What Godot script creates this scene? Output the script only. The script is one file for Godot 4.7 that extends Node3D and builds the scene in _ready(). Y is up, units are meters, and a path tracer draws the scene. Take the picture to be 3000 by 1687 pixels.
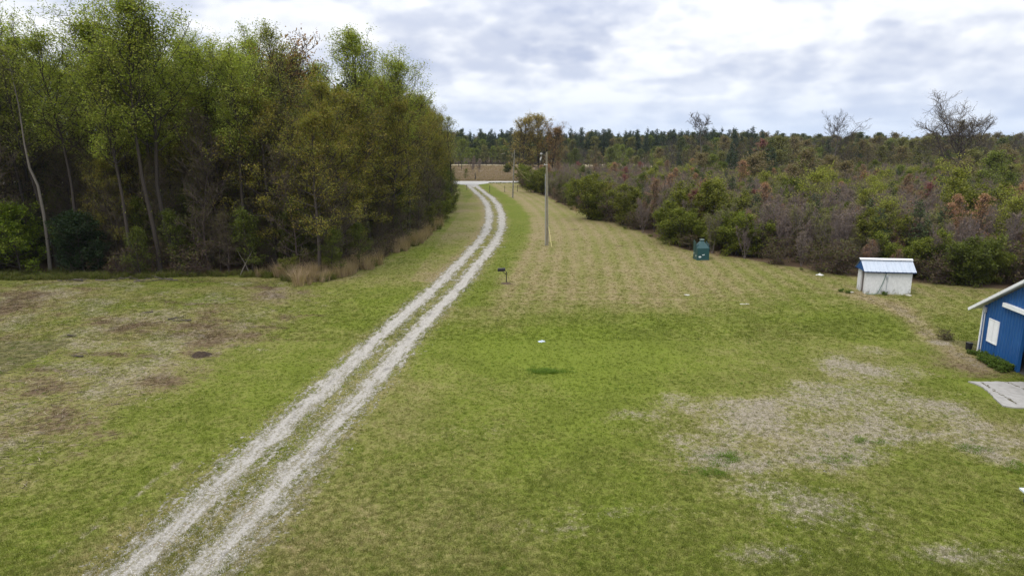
extends Node3D

# ---------------------------------------------------------------- shared state
var rng := RandomNumberGenerator.new()
var taken := {}
var kinds := {}          # tree and shrub kinds: name -> Array of [wood mesh, crown mesh]
var bark: StandardMaterial3D
var foliage: StandardMaterial3D
var needles: StandardMaterial3D
var zone_image: Image
const GX0 := -48.0
const GX1 := 48.0
const GZ0 := -184.0
const GZ1 := -12.0
var ground_pictures := []   # [Image, x0, z0, metres per pixel]

# the two-track drive: its centre line as z -> x
const DRIVE := [[30.0, -18.0], [0.0, -12.2], [-13.0, -9.35], [-15.5, -8.88], [-17.8, -8.55], [-20.3, -8.35], [-23.0, -8.05], [-28.3, -7.35], [-36.6, -6.55],
	[-41.6, -5.9], [-49.4, -4.9], [-57.0, -4.2], [-65.0, -3.4], [-73.7, -2.65], [-85.0, -2.2], [-97.5, -2.35], [-107.0, -2.75], [-117.0, -3.35], [-132.0, -4.85],
	[-142.0, -6.3], [-156.0, -8.15], [-165.0, -9.3], [-172.0, -10.3], [-179.5, -11.3]]
# where the thicket east of the field begins: x -> z
const THICKET := [[1.1, -163.0], [6.9, -129.0], [8.7, -113.4], [13.07, -88.8], [15.7, -76.0], [17.7, -66.0], [20.8, -63.0], [23.3, -58.8], [25.5, -55.3], [26.9, -53.4],
	[30.2, -51.4], [33.2, -49.6], [34.6, -49.0], [60.0, -45.0], [140.0, -34.0]]
# where the mown ground meets the wood west of the drive: x -> z
const WOOD := [[-120.0, -49.0], [-60.0, -52.0], [-40.0, -52.7], [-30.0, -53.3], [-24.9, -54.4], [-18.6, -53.6], [-16.0, -50.0], [-13.9, -52.0], [-12.2, -56.5], [-10.7, -64.0],
	[-9.8, -73.0], [-9.0, -87.0], [-8.8, -106.0]]


func table(t: Array, k: float) -> float:
	var n := t.size()
	var down: bool = t[0][0] > t[n - 1][0]
	for i in n - 1:
		var a: float = t[i][0]
		var b: float = t[i + 1][0]
		if (down and k <= a and k >= b) or (not down and k >= a and k <= b):
			return lerpf(t[i][1], t[i + 1][1], (k - a) / (b - a))
	return t[0][1] if ((down and k > t[0][0]) or (not down and k < t[0][0])) else t[n - 1][1]


func drive_x(z: float) -> float:
	return table(DRIVE, z)


func in_thicket(x: float, z: float) -> float:
	# metres past the edge of the thicket (positive inside)
	if x < 1.1:
		return -1.0
	var ze := table(THICKET, x)
	return minf(ze - z, 200.0) if x > 17.0 else minf((ze - z) * 0.25, x - 1.0)


func wood_edge_x(z: float) -> float:
	# the drive-side edge of the wood, for z beyond -56
	return table([[-50.0, -16.0], [-56.5, -12.4], [-64.0, -10.9], [-73.0, -10.0], [-87.0, -9.2], [-106.0, -9.0], [-129.0, -10.5], [-150.0, -13.2], [-163.0, -16.0], [-172.0, -19.0]], z)


func in_wood(x: float, z: float) -> float:
	if x > -8.0:
		return -1.0
	var ze := table(WOOD, x)
	var a := ze - z
	var b := wood_edge_x(z) - x
	return minf(a, b)


func numbered(called: String) -> String:
	if not taken.has(called):
		taken[called] = 0
		return called
	taken[called] += 1
	return "%s_%03d" % [called, taken[called]]


func mat(color: Color, rough := 0.8, metal := 0.0, spec := 0.4) -> StandardMaterial3D:
	# color is linear
	var m := StandardMaterial3D.new()
	m.albedo_color = color.linear_to_srgb()
	m.roughness = rough
	m.metallic = metal
	m.metallic_specular = spec
	return m


func noise_texture(freq: float, lo: Color, hi: Color, sd: int, size := 512, octaves := 5, mid := Color(-1, 0, 0), kind := FastNoiseLite.TYPE_SIMPLEX_SMOOTH) -> ImageTexture:
	# lo and hi are linear
	var f := FastNoiseLite.new()
	f.seed = sd
	f.noise_type = kind
	f.frequency = freq
	f.fractal_type = FastNoiseLite.FRACTAL_FBM
	f.fractal_octaves = octaves
	var src := f.get_seamless_image(size, size)
	src.convert(Image.FORMAT_L8)
	var d := src.get_data()
	var lut := PackedByteArray()
	for i in 256:
		var t := i / 255.0
		var c := lo.lerp(hi, t)
		if mid.r >= 0.0:
			c = lo.lerp(mid, t * 2.0) if t < 0.5 else mid.lerp(hi, t * 2.0 - 1.0)
		c = c.linear_to_srgb()
		lut.append(int(clampf(c.r, 0, 1) * 255))
		lut.append(int(clampf(c.g, 0, 1) * 255))
		lut.append(int(clampf(c.b, 0, 1) * 255))
	var o := PackedByteArray()
	o.resize(size * size * 3)
	for i in d.size():
		var k := d[i] * 3
		o[i * 3] = lut[k]
		o[i * 3 + 1] = lut[k + 1]
		o[i * 3 + 2] = lut[k + 2]
	return ImageTexture.create_from_image(Image.create_from_data(size, size, false, Image.FORMAT_RGB8, o))


func textured(tex: Texture2D, scale: float, rough := 0.85, metal := 0.0, spec := 0.35) -> StandardMaterial3D:
	var m := mat(Color.WHITE, rough, metal, spec)
	m.albedo_texture = tex
	m.uv1_triplanar = true
	m.uv1_scale = Vector3.ONE * scale
	return m


# ---------------------------------------------------------------- geometry buffer
class Buf:
	var v := PackedVector3Array()
	var n := PackedVector3Array()
	var c := PackedColorArray()
	var t := PackedInt32Array()
	var uv := PackedVector2Array()
	var flat := false

	func tri(a: int, b: int, d: int) -> void:
		t.append(a)
		t.append(b)
		t.append(d)

	func tube(pts: PackedVector3Array, radii: PackedFloat32Array, sides: int, color: Color, closed := false) -> void:
		var k := pts.size()
		var first := v.size()
		for i in k:
			var d: Vector3 = (pts[mini(i + 1, k - 1)] - pts[maxi(i - 1, 0)]).normalized()
			var side := d.cross(Vector3(0.31, 0.17, 0.93) if absf(d.y) > 0.8 else Vector3.UP).normalized()
			var other := d.cross(side)
			for s in sides:
				var a := TAU * s / sides
				var w := side * cos(a) + other * sin(a)
				v.append(pts[i] + w * radii[i])
				if not flat:
					n.append(w)
				c.append(color)
		for i in k - 1:
			for s in sides:
				var a := first + i * sides + s
				var b := first + i * sides + (s + 1) % sides
				tri(a, a + sides, b)
				tri(b, a + sides, b + sides)
		if closed:
			for e in [0, k - 1]:
				var mid := v.size()
				var out: Vector3 = (pts[e] - pts[1 if e == 0 else k - 2]).normalized()
				v.append(pts[e])
				if not flat:
					n.append(out)
				c.append(color)
				for s in sides:
					var a: int = first + e * sides + s
					var b: int = first + e * sides + (s + 1) % sides
					if e == 0:
						tri(mid, a, b)
					else:
						tri(mid, b, a)

	func leaf(p: Vector3, a: Vector3, b: Vector3, color: Color) -> void:
		var f := v.size()
		v.append(p - a)
		v.append(p + b)
		v.append(p + a)
		v.append(p - b)
		for i in 4:
			c.append(color)
			if not flat:
				n.append(a.cross(b).normalized())
		tri(f, f + 1, f + 2)
		tri(f, f + 2, f + 3)

	func quad(a: Vector3, b: Vector3, d: Vector3, e: Vector3, color := Color.WHITE) -> void:
		# a b d e run clockwise seen from the front
		var f := v.size()
		var m := (d - a).cross(b - a).normalized()
		if m.length() < 0.5:
			m = (e - a).cross(d - a).normalized()
		for q in [a, b, d, e]:
			v.append(q)
			n.append(m)
			c.append(color)
		tri(f, f + 1, f + 2)
		tri(f, f + 2, f + 3)

	func box(lo: Vector3, hi: Vector3, x := Transform3D(), color := Color.WHITE, bevel := 0.0) -> void:
		var e := bevel
		var p := func(i, j, k): return x * Vector3(hi.x if i else lo.x, hi.y if j else lo.y, hi.z if k else lo.z)
		if e <= 0.0:
			quad(p.call(0, 0, 1), p.call(0, 1, 1), p.call(1, 1, 1), p.call(1, 0, 1), color)
			quad(p.call(1, 0, 0), p.call(1, 1, 0), p.call(0, 1, 0), p.call(0, 0, 0), color)
			quad(p.call(0, 0, 0), p.call(0, 1, 0), p.call(0, 1, 1), p.call(0, 0, 1), color)
			quad(p.call(1, 0, 1), p.call(1, 1, 1), p.call(1, 1, 0), p.call(1, 0, 0), color)
			quad(p.call(0, 1, 1), p.call(0, 1, 0), p.call(1, 1, 0), p.call(1, 1, 1), color)
			quad(p.call(0, 0, 0), p.call(0, 0, 1), p.call(1, 0, 1), p.call(1, 0, 0), color)
			return
		# bevelled: three shrunken slabs' faces joined by chamfers
		var c0 := (lo + hi) / 2.0
		var h := (hi - lo) / 2.0
		for ax in 3:
			var u := (ax + 1) % 3
			var w := (ax + 2) % 3
			for sg in [-1.0, 1.0]:
				var q := []
				for st in [[-1, -1], [1, -1], [1, 1], [-1, 1]]:
					var r := Vector3.ZERO
					r[ax] = sg * h[ax]
					r[u] = st[0] * (h[u] - e)
					r[w] = st[1] * (h[w] - e)
					q.append(x * (c0 + r))
				if sg > 0:
					quad(q[0], q[3], q[2], q[1], color)
				else:
					quad(q[0], q[1], q[2], q[3], color)
			for s1 in [-1.0, 1.0]:
				for s2 in [-1.0, 1.0]:
					var q := []
					for st in [[0, -1], [0, 1], [1, 1], [1, -1]]:
						var r := Vector3.ZERO
						r[ax] = st[1] * (h[ax] - e)
						r[u] = s1 * (h[u] - (0.0 if st[0] == 0 else e))
						r[w] = s2 * (h[w] - (e if st[0] == 0 else 0.0))
						q.append(x * (c0 + r))
					if s1 * s2 < 0:
						quad(q[0], q[1], q[2], q[3], color)
					else:
						quad(q[0], q[3], q[2], q[1], color)
		for sx in [-1.0, 1.0]:
			for sy in [-1.0, 1.0]:
				for sz in [-1.0, 1.0]:
					var a := x * (c0 + Vector3(sx * h.x, sy * (h.y - e), sz * (h.z - e)))
					var b := x * (c0 + Vector3(sx * (h.x - e), sy * h.y, sz * (h.z - e)))
					var d := x * (c0 + Vector3(sx * (h.x - e), sy * (h.y - e), sz * h.z))
					if sx * sy * sz > 0:
						quad(a, d, b, a, color)
					else:
						quad(a, b, d, a, color)

	func mesh(m: Material) -> ArrayMesh:
		return into(ArrayMesh.new(), m)

	func into(out: ArrayMesh, m: Material) -> ArrayMesh:
		if v.is_empty():
			return out
		var a := []
		a.resize(Mesh.ARRAY_MAX)
		a[Mesh.ARRAY_VERTEX] = v
		if n.size() == v.size():
			a[Mesh.ARRAY_NORMAL] = n
		a[Mesh.ARRAY_COLOR] = c
		if uv.size() == v.size():
			a[Mesh.ARRAY_TEX_UV] = uv
		a[Mesh.ARRAY_INDEX] = t
		out.add_surface_from_arrays(Mesh.PRIMITIVE_TRIANGLES, a)
		out.surface_set_material(out.get_surface_count() - 1, m)
		return out


func part(called: String, b: Buf, m: Material, parent: Node3D) -> MeshInstance3D:
	var o := MeshInstance3D.new()
	o.name = called
	o.mesh = b.mesh(m)
	parent.add_child(o, true)
	return o


func meta(o: Node3D, label: String, category: String, group := "", kind := "") -> Node3D:
	if label:
		o.set_meta("label", label)
	if category:
		o.set_meta("category", category)
	if group:
		o.set_meta("group", group)
	if kind:
		o.set_meta("kind", kind)
	return o


func thing(called: String, label: String, category: String, at := Vector3.ZERO, turn := 0.0, group := "") -> Node3D:
	var o := Node3D.new()
	o.name = numbered(called)
	add_child(o)
	o.position = at
	o.rotation.y = turn
	return meta(o, label, category, group)


func single(called: String, b: Buf, m: Material, label: String, category: String, group := "", kind := "") -> MeshInstance3D:
	var o := MeshInstance3D.new()
	o.name = numbered(called)
	o.mesh = b.mesh(m)
	add_child(o)
	meta(o, label, category, group, kind)
	return o


func line(a: Vector3, b: Vector3, n := 1) -> PackedVector3Array:
	var p := PackedVector3Array()
	for i in n + 1:
		p.append(a.lerp(b, float(i) / n))
	return p


func rad(a: float, b: float, n := 1) -> PackedFloat32Array:
	var p := PackedFloat32Array()
	for i in n + 1:
		p.append(lerpf(a, b, float(i) / n))
	return p


func gauss3(s: float) -> Vector3:
	return Vector3(rng.randfn(0, s), rng.randfn(0, s), rng.randfn(0, s))


# ---------------------------------------------------------------- trees and shrubs
func bough(p: Vector3, d: Vector3, length: float, n: int, up: float, wob: float) -> PackedVector3Array:
	var pts := PackedVector3Array([p])
	for k in n:
		d = (d + Vector3(rng.randfn(0, wob), up / n + rng.randfn(0, wob * 0.6), rng.randfn(0, wob))).normalized()
		p += d * length / n
		pts.append(p)
	return pts


func along(pts: PackedVector3Array, u: float) -> Vector3:
	var k := u * (pts.size() - 1)
	var i := mini(int(k), pts.size() - 2)
	return pts[i].lerp(pts[i + 1], k - i)


func leaves_at(b: Buf, s: Dictionary, p: Vector3, count: int, tone: Color) -> void:
	var ls: float = s.ls
	for i in count:
		var q := p + gauss3(s.lsp) * Vector3(1, 0.7, 1)
		if q.y < 0.03:
			continue
		var a := Vector3(rng.randfn(), rng.randfn() * 0.6, rng.randfn()).normalized()
		var w := a.cross(Vector3(rng.randfn() * 0.7, 1.0, rng.randfn() * 0.7)).normalized()
		var z := ls * rng.randf_range(0.6, 1.3)
		var k := rng.randf_range(0.75, 1.25)
		b.leaf(q, a * z * s.get("long", 0.6), w * z * s.get("wide", 0.4), Color(tone.r * k, tone.g * k, tone.b * k))


func twig_cloud(wood: Buf, crown: Buf, s: Dictionary, path: PackedVector3Array, length: float, r: float, level: int) -> void:
	# sub-branches and twigs along one limb, with their leaves
	var n: int = s.sub if level == 0 else s.twig
	var cols: Array = s.cols
	for j in n:
		var u := lerpf(0.25 if level == 0 else 0.15, 1.0, (j + rng.randf()) / n)
		var p := along(path, u)
		var d := (along(path, minf(u + 0.05, 1.0)) - along(path, u - 0.1)).normalized()
		var outw := Vector3(rng.randfn(), rng.randfn() * 0.6 + s.get("rise", 0.25), rng.randfn()).normalized()
		d = (d * 0.55 + outw).normalized()
		var l := length * (0.55 if level == 0 else 0.6) * lerpf(1.0, 0.55, u) * rng.randf_range(0.6, 1.25)
		var q := bough(p, d, l, 3 if level == 0 else 2, 0.25, 0.16)
		var r1 := maxf(r * (0.5 if level == 0 else 0.55), s.get("tw", 0.012))
		var target := wood if level == 0 and not s.get("bare", false) else crown
		crown_tube(target, q, rad(r1, s.get("tw", 0.012) * 0.55, q.size() - 1), s.bark if level == 0 else s.get("twigcol", s.bark))
		if level == 0 and s.twig > 0:
			twig_cloud(wood, crown, s, q, l, r1, 1)
		if s.leaf > 0:
			var tone: Color = cols[rng.randi() % cols.size()]
			var per: int = s.leaf if level == 1 else int(s.leaf * 0.5)
			for e in 2:
				leaves_at(crown, s, along(q, rng.randf_range(0.3, 1.0) if e == 0 else 1.0), int(per / 2.0 + rng.randf()), tone)


func crown_tube(b: Buf, q: PackedVector3Array, r: PackedFloat32Array, col: Color) -> void:
	b.tube(q, r, 3, col)


func make_tree(s: Dictionary, sd: int) -> Array:
	rng.seed = sd
	var wood := Buf.new()
	var crown := Buf.new()
	crown.flat = true
	var stems: int = s.get("stems", 1)
	var h: float = s.h
	for st in stems:
		var hh: float = h * (1.0 if stems == 1 else rng.randf_range(0.6, 1.0))
		var lean: Vector3 = Vector3(rng.randfn(0, 1), 0, rng.randfn(0, 1)) * s.get("lean", 0.04)
		if stems > 1:
			var az := TAU * (st + rng.randf() * 0.6) / stems
			lean = Vector3(cos(az), 0, sin(az)) * s.get("splay", 0.45) * rng.randf_range(0.3, 1.2)
		var foot := Vector3(lean.x, 0, lean.z) * (0.35 if stems > 1 else 0.0)
		var path := bough(foot + Vector3(0, -0.15, 0), (Vector3.UP + lean).normalized(), hh * s.get("leader", 0.97), 10, s.get("straighten", 0.2), s.get("wob", 0.045))
		var r0: float = s.r * (1.0 if stems == 1 else 0.6)
		var rr := PackedFloat32Array()
		for i in 11:
			rr.append(maxf(r0 * pow(1.0 - i / 10.6, 0.85) * (1.35 if i == 0 else 1.0), s.get("tw", 0.012)))
		wood.tube(path, rr, 7 if stems == 1 else 5, s.bark)
		var n: int = maxi(2, int(s.limbs / float(stems)))
		var turn := rng.randf() * TAU
		for j in n:
			var t := (j + rng.randf() * 0.9) / n
			var u: float = lerpf(s.base, 0.985, pow(t, s.get("bias", 0.9)))
			var p := along(path, u)
			turn += 2.4 + rng.randf_range(-0.5, 0.5)
			var el := deg_to_rad(lerpf(s.ang0, s.ang1, t) + rng.randfn(0, 9))
			var env := pow(maxf(sin(PI * pow(t * 0.9 + 0.08, s.get("peak", 0.8))), 0.05), 0.7)
			var l: float = s.spread * env * rng.randf_range(0.65, 1.25) / cos(minf(el, 0.9))
			var r1: float = maxf(rr[mini(int(u * 10), 10)] * 0.5, s.get("tw", 0.012))
			var d := Vector3(cos(turn) * cos(el), sin(el), sin(turn) * cos(el))
			var q := bough(p, d, l, 5, s.get("up", 0.5), s.get("limbwob", 0.1))
			wood.tube(q, rad(r1, s.get("tw", 0.012), 5), 4, s.bark)
			twig_cloud(wood, crown, s, q, l, r1 * 0.8, 0)
		# scattered leaves up the stem, as vines and epicormic shoots
		for j in int(s.get("vine", 0)):
			var tone: Color = s.cols[rng.randi() % s.cols.size()]
			leaves_at(crown, s, along(path, rng.randf_range(0.05, 0.9)), 5, tone)
	return [wood.mesh(bark), crown.mesh(needles if s.get("needle", false) else foliage)]


func make_pine(s: Dictionary, sd: int) -> Array:
	rng.seed = sd
	var wood := Buf.new()
	var crown := Buf.new()
	crown.flat = true
	var path := bough(Vector3(0, -0.15, 0), Vector3.UP, s.h, 10, 0.2, 0.02)
	var rr := PackedFloat32Array()
	for i in 11:
		rr.append(maxf(s.r * pow(1.0 - i / 10.4, 0.8), 0.02))
	wood.tube(path, rr, 6, s.bark)
	var n: int = s.limbs
	for j in n:
		var t := (j + rng.randf()) / n
		var u: float = lerpf(s.base, 0.99, t)
		var az := rng.randf() * TAU
		var l: float = s.spread * pow(1.0 - t, 0.65) * (0.55 + 0.45 * minf(1.0, t * 4.0)) * rng.randf_range(0.6, 1.2) + 0.25
		var d := Vector3(cos(az), lerpf(0.05, 0.7, t), sin(az)).normalized()
		var q := bough(along(path, u), d, l, 4, 0.5, 0.09)
		wood.tube(q, rad(maxf(rr[mini(int(u * 10), 10)] * 0.35, 0.02), 0.012, 4), 3, s.bark)
		var tufts: int = maxi(3, int(s.tufts * l / s.spread))
		for k in tufts:
			var p := along(q, rng.randf_range(0.3, 1.0)) + gauss3(s.puff)
			var tone: Color = s.cols[rng.randi() % s.cols.size()]
			for e in s.leaf:
				var a := Vector3(rng.randfn(), rng.randfn() * 0.7 + 0.35, rng.randfn()).normalized()
				var w := a.cross(Vector3(rng.randfn(), rng.randfn(), rng.randfn())).normalized()
				var z: float = s.ls * rng.randf_range(0.7, 1.2)
				var kk := rng.randf_range(0.75, 1.25)
				crown.leaf(p + a * z * 0.6, a * z * 0.6, w * z * 0.16, Color(tone.r * kk, tone.g * kk, tone.b * kk))
	return [wood.mesh(bark), crown.mesh(needles)]


func grass_clump(blades: int, h: float, spread: float, w: float, cols: Array, sd: int, bend := 0.5) -> ArrayMesh:
	rng.seed = sd
	var b := Buf.new()
	b.flat = true
	for i in blades:
		var az := rng.randf() * TAU
		var p := Vector3(cos(az), 0, sin(az)) * spread * sqrt(rng.randf())
		var out := (Vector3(cos(az), 0, sin(az)) + gauss3(0.4) * Vector3(1, 0, 1)) * bend
		var hh := h * rng.randf_range(0.45, 1.15)
		var side := Vector3(-sin(az + rng.randf()), 0, cos(az)).normalized() * w
		var tip := p + Vector3(0, hh, 0) + out * hh * 0.7
		var mid := p + Vector3(0, hh * 0.55, 0) + out * hh * 0.2
		var c: Color = cols[rng.randi() % cols.size()]
		var k := rng.randf_range(0.75, 1.25)
		c = Color(c.r * k, c.g * k, c.b * k)
		var f := b.v.size()
		for q in [p - side, p + side, mid + side * 0.7, mid - side * 0.7, tip]:
			b.v.append(q)
			b.c.append(c)
		b.tri(f, f + 2, f + 1)
		b.tri(f, f + 3, f + 2)
		b.tri(f + 3, f + 4, f + 2)
	return b.mesh(foliage)


func plant(kind: String, variant: int, called: String, label: String, category: String, group: String, at: Vector3, size := 1.0, turn := -1.0, tall := 1.0) -> Node3D:
	var m: Array = kinds[kind][variant % kinds[kind].size()]
	var o := thing(called, label, category, at, rng.randf() * TAU if turn < 0.0 else turn, group)
	o.scale = Vector3(size, size * tall, size)
	var names: Array = ["trunk", "crown"] if category == "tree" else ["stem", "foliage"]
	for k in 2:
		var c := MeshInstance3D.new()
		c.name = names[k]
		c.mesh = m[k]
		o.add_child(c)
	return o


func scatter(called: String, mesh: Mesh, xf: Array, label: String, category: String, tints := []) -> void:
	var mm := MultiMesh.new()
	mm.transform_format = MultiMesh.TRANSFORM_3D
	mm.use_colors = not tints.is_empty()
	mm.mesh = mesh
	mm.instance_count = xf.size()
	for i in xf.size():
		mm.set_instance_transform(i, xf[i])
		if tints:
			mm.set_instance_color(i, tints[i])
	var o := MultiMeshInstance3D.new()
	o.name = numbered(called)
	o.multimesh = mm
	add_child(o)
	meta(o, label, category, "", "stuff")


func both(pair: Array) -> ArrayMesh:
	# wood and crown as the two surfaces of one mesh, for masses
	var out := ArrayMesh.new()
	for m in pair:
		if m.get_surface_count():
			out.add_surface_from_arrays(Mesh.PRIMITIVE_TRIANGLES, m.surface_get_arrays(0))
			out.surface_set_material(out.get_surface_count() - 1, m.surface_get_material(0))
	return out


func grow_kinds() -> void:
	var grey := Color(0.11, 0.095, 0.085)
	var dark := Color(0.075, 0.064, 0.057)
	var spring := [Color(0.31, 0.34, 0.065), Color(0.28, 0.33, 0.06), Color(0.34, 0.345, 0.08), Color(0.23, 0.28, 0.052)]
	kinds.tall = []
	for i in 4:
		kinds.tall.append(make_tree({h = 20.0, r = 0.2, base = 0.52, limbs = 34, spread = [3.2, 3.7, 2.8, 3.4][i], ang0 = 25.0, ang1 = 65.0, up = 0.75, sub = 7, twig = 4, leaf = 12, ls = 0.125, lsp = 0.27,
			cols = spring, bark = dark, lean = 0.05, peak = 0.75, vine = 6, tw = 0.014}, 100 + i))
	kinds.thin = []
	for i in 3:
		kinds.thin.append(make_tree({h = 20.0, r = 0.15, base = 0.45, limbs = 26, spread = 2.3, ang0 = 30.0, ang1 = 65.0, up = 0.7, sub = 5, twig = 4, leaf = [6, 5, 8][i], ls = 0.12, lsp = 0.22,
			cols = [Color(0.26, 0.28, 0.07), Color(0.25, 0.25, 0.085), Color(0.28, 0.27, 0.10)], bark = dark, lean = 0.05, peak = 0.7, vine = 6, tw = 0.014}, 120 + i))
	kinds.olive = []
	for i in 3:
		kinds.olive.append(make_tree({h = 15.0, r = 0.2, base = 0.22, limbs = 34, spread = 3.6, ang0 = 5.0, ang1 = 60.0, up = 0.5, sub = 7, twig = 4, leaf = 12, ls = 0.115, lsp = 0.22,
			cols = [Color(0.225, 0.195, 0.042), Color(0.21, 0.20, 0.04), Color(0.25, 0.19, 0.05), Color(0.19, 0.20, 0.04)], bark = dark, peak = 0.6, tw = 0.014}, 140 + i))
	kinds.twiggy = []
	for i in 3:
		kinds.twiggy.append(make_tree({h = 12.0, r = 0.11, base = 0.1, limbs = 42, spread = 2.4, ang0 = 15.0, ang1 = 60.0, up = 0.4, sub = 7, twig = 5, leaf = 2, ls = 0.10, lsp = 0.2,
			cols = [Color(0.14, 0.115, 0.05), Color(0.12, 0.125, 0.04)], bark = Color(0.11, 0.09, 0.08), twigcol = Color(0.165, 0.13, 0.11), peak = 0.55, tw = 0.016}, 160 + i))
	kinds.understory = []
	for i in 3:
		kinds.understory.append(make_tree({h = 7.0, r = 0.08, base = 0.1, limbs = 26, spread = 2.0, ang0 = 10.0, ang1 = 55.0, up = 0.3, sub = 5, twig = 4, leaf = 7, ls = 0.13, lsp = 0.2,
			cols = [Color(0.115, 0.14, 0.03), Color(0.095, 0.12, 0.026), Color(0.14, 0.16, 0.034)], bark = dark, peak = 0.5, tw = 0.012}, 180 + i))
	kinds.bright = []
	for i in 2:
		kinds.bright.append(make_tree({h = 5.6, r = 0.09, base = 0.06, limbs = 36, spread = 2.9, ang0 = 4.0, ang1 = 55.0, up = 0.25, sub = 6, twig = 4, leaf = 12, ls = 0.13, lsp = 0.16,
			cols = [Color(0.14, 0.19, 0.022), Color(0.12, 0.175, 0.02), Color(0.165, 0.205, 0.026)], bark = dark, peak = 0.42, tw = 0.012, rise = 0.05}, 200 + i))
	kinds.holly = []
	for i in 2:
		kinds.holly.append(make_tree({h = 4.2, r = 0.1, base = 0.03, limbs = 38, spread = 1.9, ang0 = 10.0, ang1 = 60.0, up = 0.3, sub = 6, twig = 4, leaf = 14, ls = 0.13, lsp = 0.15,
			cols = [Color(0.03, 0.05, 0.022), Color(0.025, 0.04, 0.02), Color(0.035, 0.055, 0.022)], bark = dark, peak = 0.5, tw = 0.012}, 210 + i))
	kinds.dead = [make_tree({h = 20.0, r = 0.16, base = 0.45, limbs = 13, spread = 2.0, ang0 = 45.0, ang1 = 70.0, up = 0.6, sub = 4, twig = 2, leaf = 0, ls = 0.1, lsp = 0.1, cols = [grey], bark = Color(0.13, 0.115, 0.10),
		bare = true, tw = 0.02}, 215)]
	# thicket
	kinds.sapling = []
	for i in 4:
		kinds.sapling.append(make_tree({h = [5.6, 6.4, 5.8, 5.0][i], r = 0.045, stems = 6, base = 0.22, limbs = 72, spread = 0.8, ang0 = 48.0, ang1 = 74.0, up = 0.6, sub = 5, twig = 3, leaf = [1, 1, 3, 2][i], ls = 0.085, lsp = 0.12,
			cols = [[Color(0.22, 0.17, 0.14)], [Color(0.24, 0.17, 0.14)], [Color(0.20, 0.20, 0.07)], [Color(0.27, 0.15, 0.11)]][i], bark = Color(0.215, 0.18, 0.165), twigcol = [Color(0.27, 0.215, 0.195), Color(0.25, 0.20, 0.195), Color(0.25, 0.215, 0.165), Color(0.30, 0.21, 0.175)][i], tw = 0.017, splay = 0.2}, 230 + i))
	kinds.vine = []
	for i in 4:
		kinds.vine.append(make_tree({h = [5.2, 4.2, 6.0, 4.8][i], r = 0.09, stems = 6, base = 0.08, limbs = 60, spread = 1.5, ang0 = 5.0, ang1 = 55.0, up = 0.2, sub = 5, twig = 3, leaf = 9, ls = 0.14, lsp = 0.19,
			cols = [[Color(0.16, 0.185, 0.032), Color(0.185, 0.20, 0.038), Color(0.12, 0.14, 0.028)], [Color(0.105, 0.125, 0.028), Color(0.085, 0.10, 0.024)], [Color(0.185, 0.19, 0.036), Color(0.15, 0.155, 0.032), Color(0.105, 0.115, 0.028)], [Color(0.19, 0.17, 0.042), Color(0.155, 0.135, 0.04)]][i], bark = dark, tw = 0.012, splay = 0.55, peak = 0.6}, 250 + i))
	kinds.bramble = []
	for i in 3:
		kinds.bramble.append(make_tree({h = [2.4, 2.0, 2.8][i], r = 0.03, stems = 9, base = 0.1, limbs = 60, spread = 0.9, ang0 = 0.0, ang1 = 45.0, up = -0.3, sub = 5, twig = 2, leaf = 2, ls = 0.10, lsp = 0.15,
			cols = [Color(0.10, 0.08, 0.045), Color(0.12, 0.085, 0.06), Color(0.10, 0.11, 0.03)], bark = Color(0.11, 0.085, 0.075), twigcol = Color(0.135, 0.10, 0.09), tw = 0.011, splay = 0.7}, 270 + i))
	kinds.yellow = []
	for i in 2:
		kinds.yellow.append(make_tree({h = 7.2, r = 0.1, base = 0.25, limbs = 26, spread = 2.3, ang0 = 20.0, ang1 = 60.0, up = 0.4, sub = 6, twig = 4, leaf = 7, ls = 0.13, lsp = 0.2,
			cols = [Color(0.27, 0.28, 0.055), Color(0.24, 0.26, 0.05), Color(0.28, 0.27, 0.07)], bark = grey, peak = 0.6, tw = 0.012}, 280 + i))
	kinds.pink = []
	for i in 3:
		kinds.pink.append(make_tree({h = 6.5, r = 0.06, base = 0.3, limbs = 24, spread = 1.1, ang0 = 35.0, ang1 = 68.0, up = 0.5, sub = 5, twig = 4, leaf = 4, ls = 0.10, lsp = 0.12,
			cols = [[Color(0.38, 0.22, 0.15)], [Color(0.27, 0.11, 0.12)], [Color(0.28, 0.18, 0.14)]][i], bark = grey, twigcol = Color(0.14, 0.10, 0.09), peak = 0.6, tw = 0.012}, 290 + i))
	kinds.cedar = []
	for i in 2:
		kinds.cedar.append(make_pine({h = 5.5, r = 0.09, base = 0.06, limbs = 70, spread = 1.3, tufts = 9, puff = 0.13, leaf = 6, ls = 0.16, cols = [Color(0.05, 0.075, 0.03), Color(0.065, 0.09, 0.03), Color(0.045, 0.065, 0.028)], bark = dark}, 300 + i))
	kinds.pine = []
	for i in 3:
		kinds.pine.append(make_pine({h = 15.5, r = 0.2, base = [0.34, 0.22, 0.45][i], limbs = 60, spread = 2.7, tufts = 14, puff = 0.3, leaf = 6, ls = 0.42, cols = [Color(0.042, 0.062, 0.03), Color(0.052, 0.072, 0.032), Color(0.036, 0.052, 0.028)], bark = Color(0.08, 0.06, 0.05)}, 310 + i))
	kinds.orange = []
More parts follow.
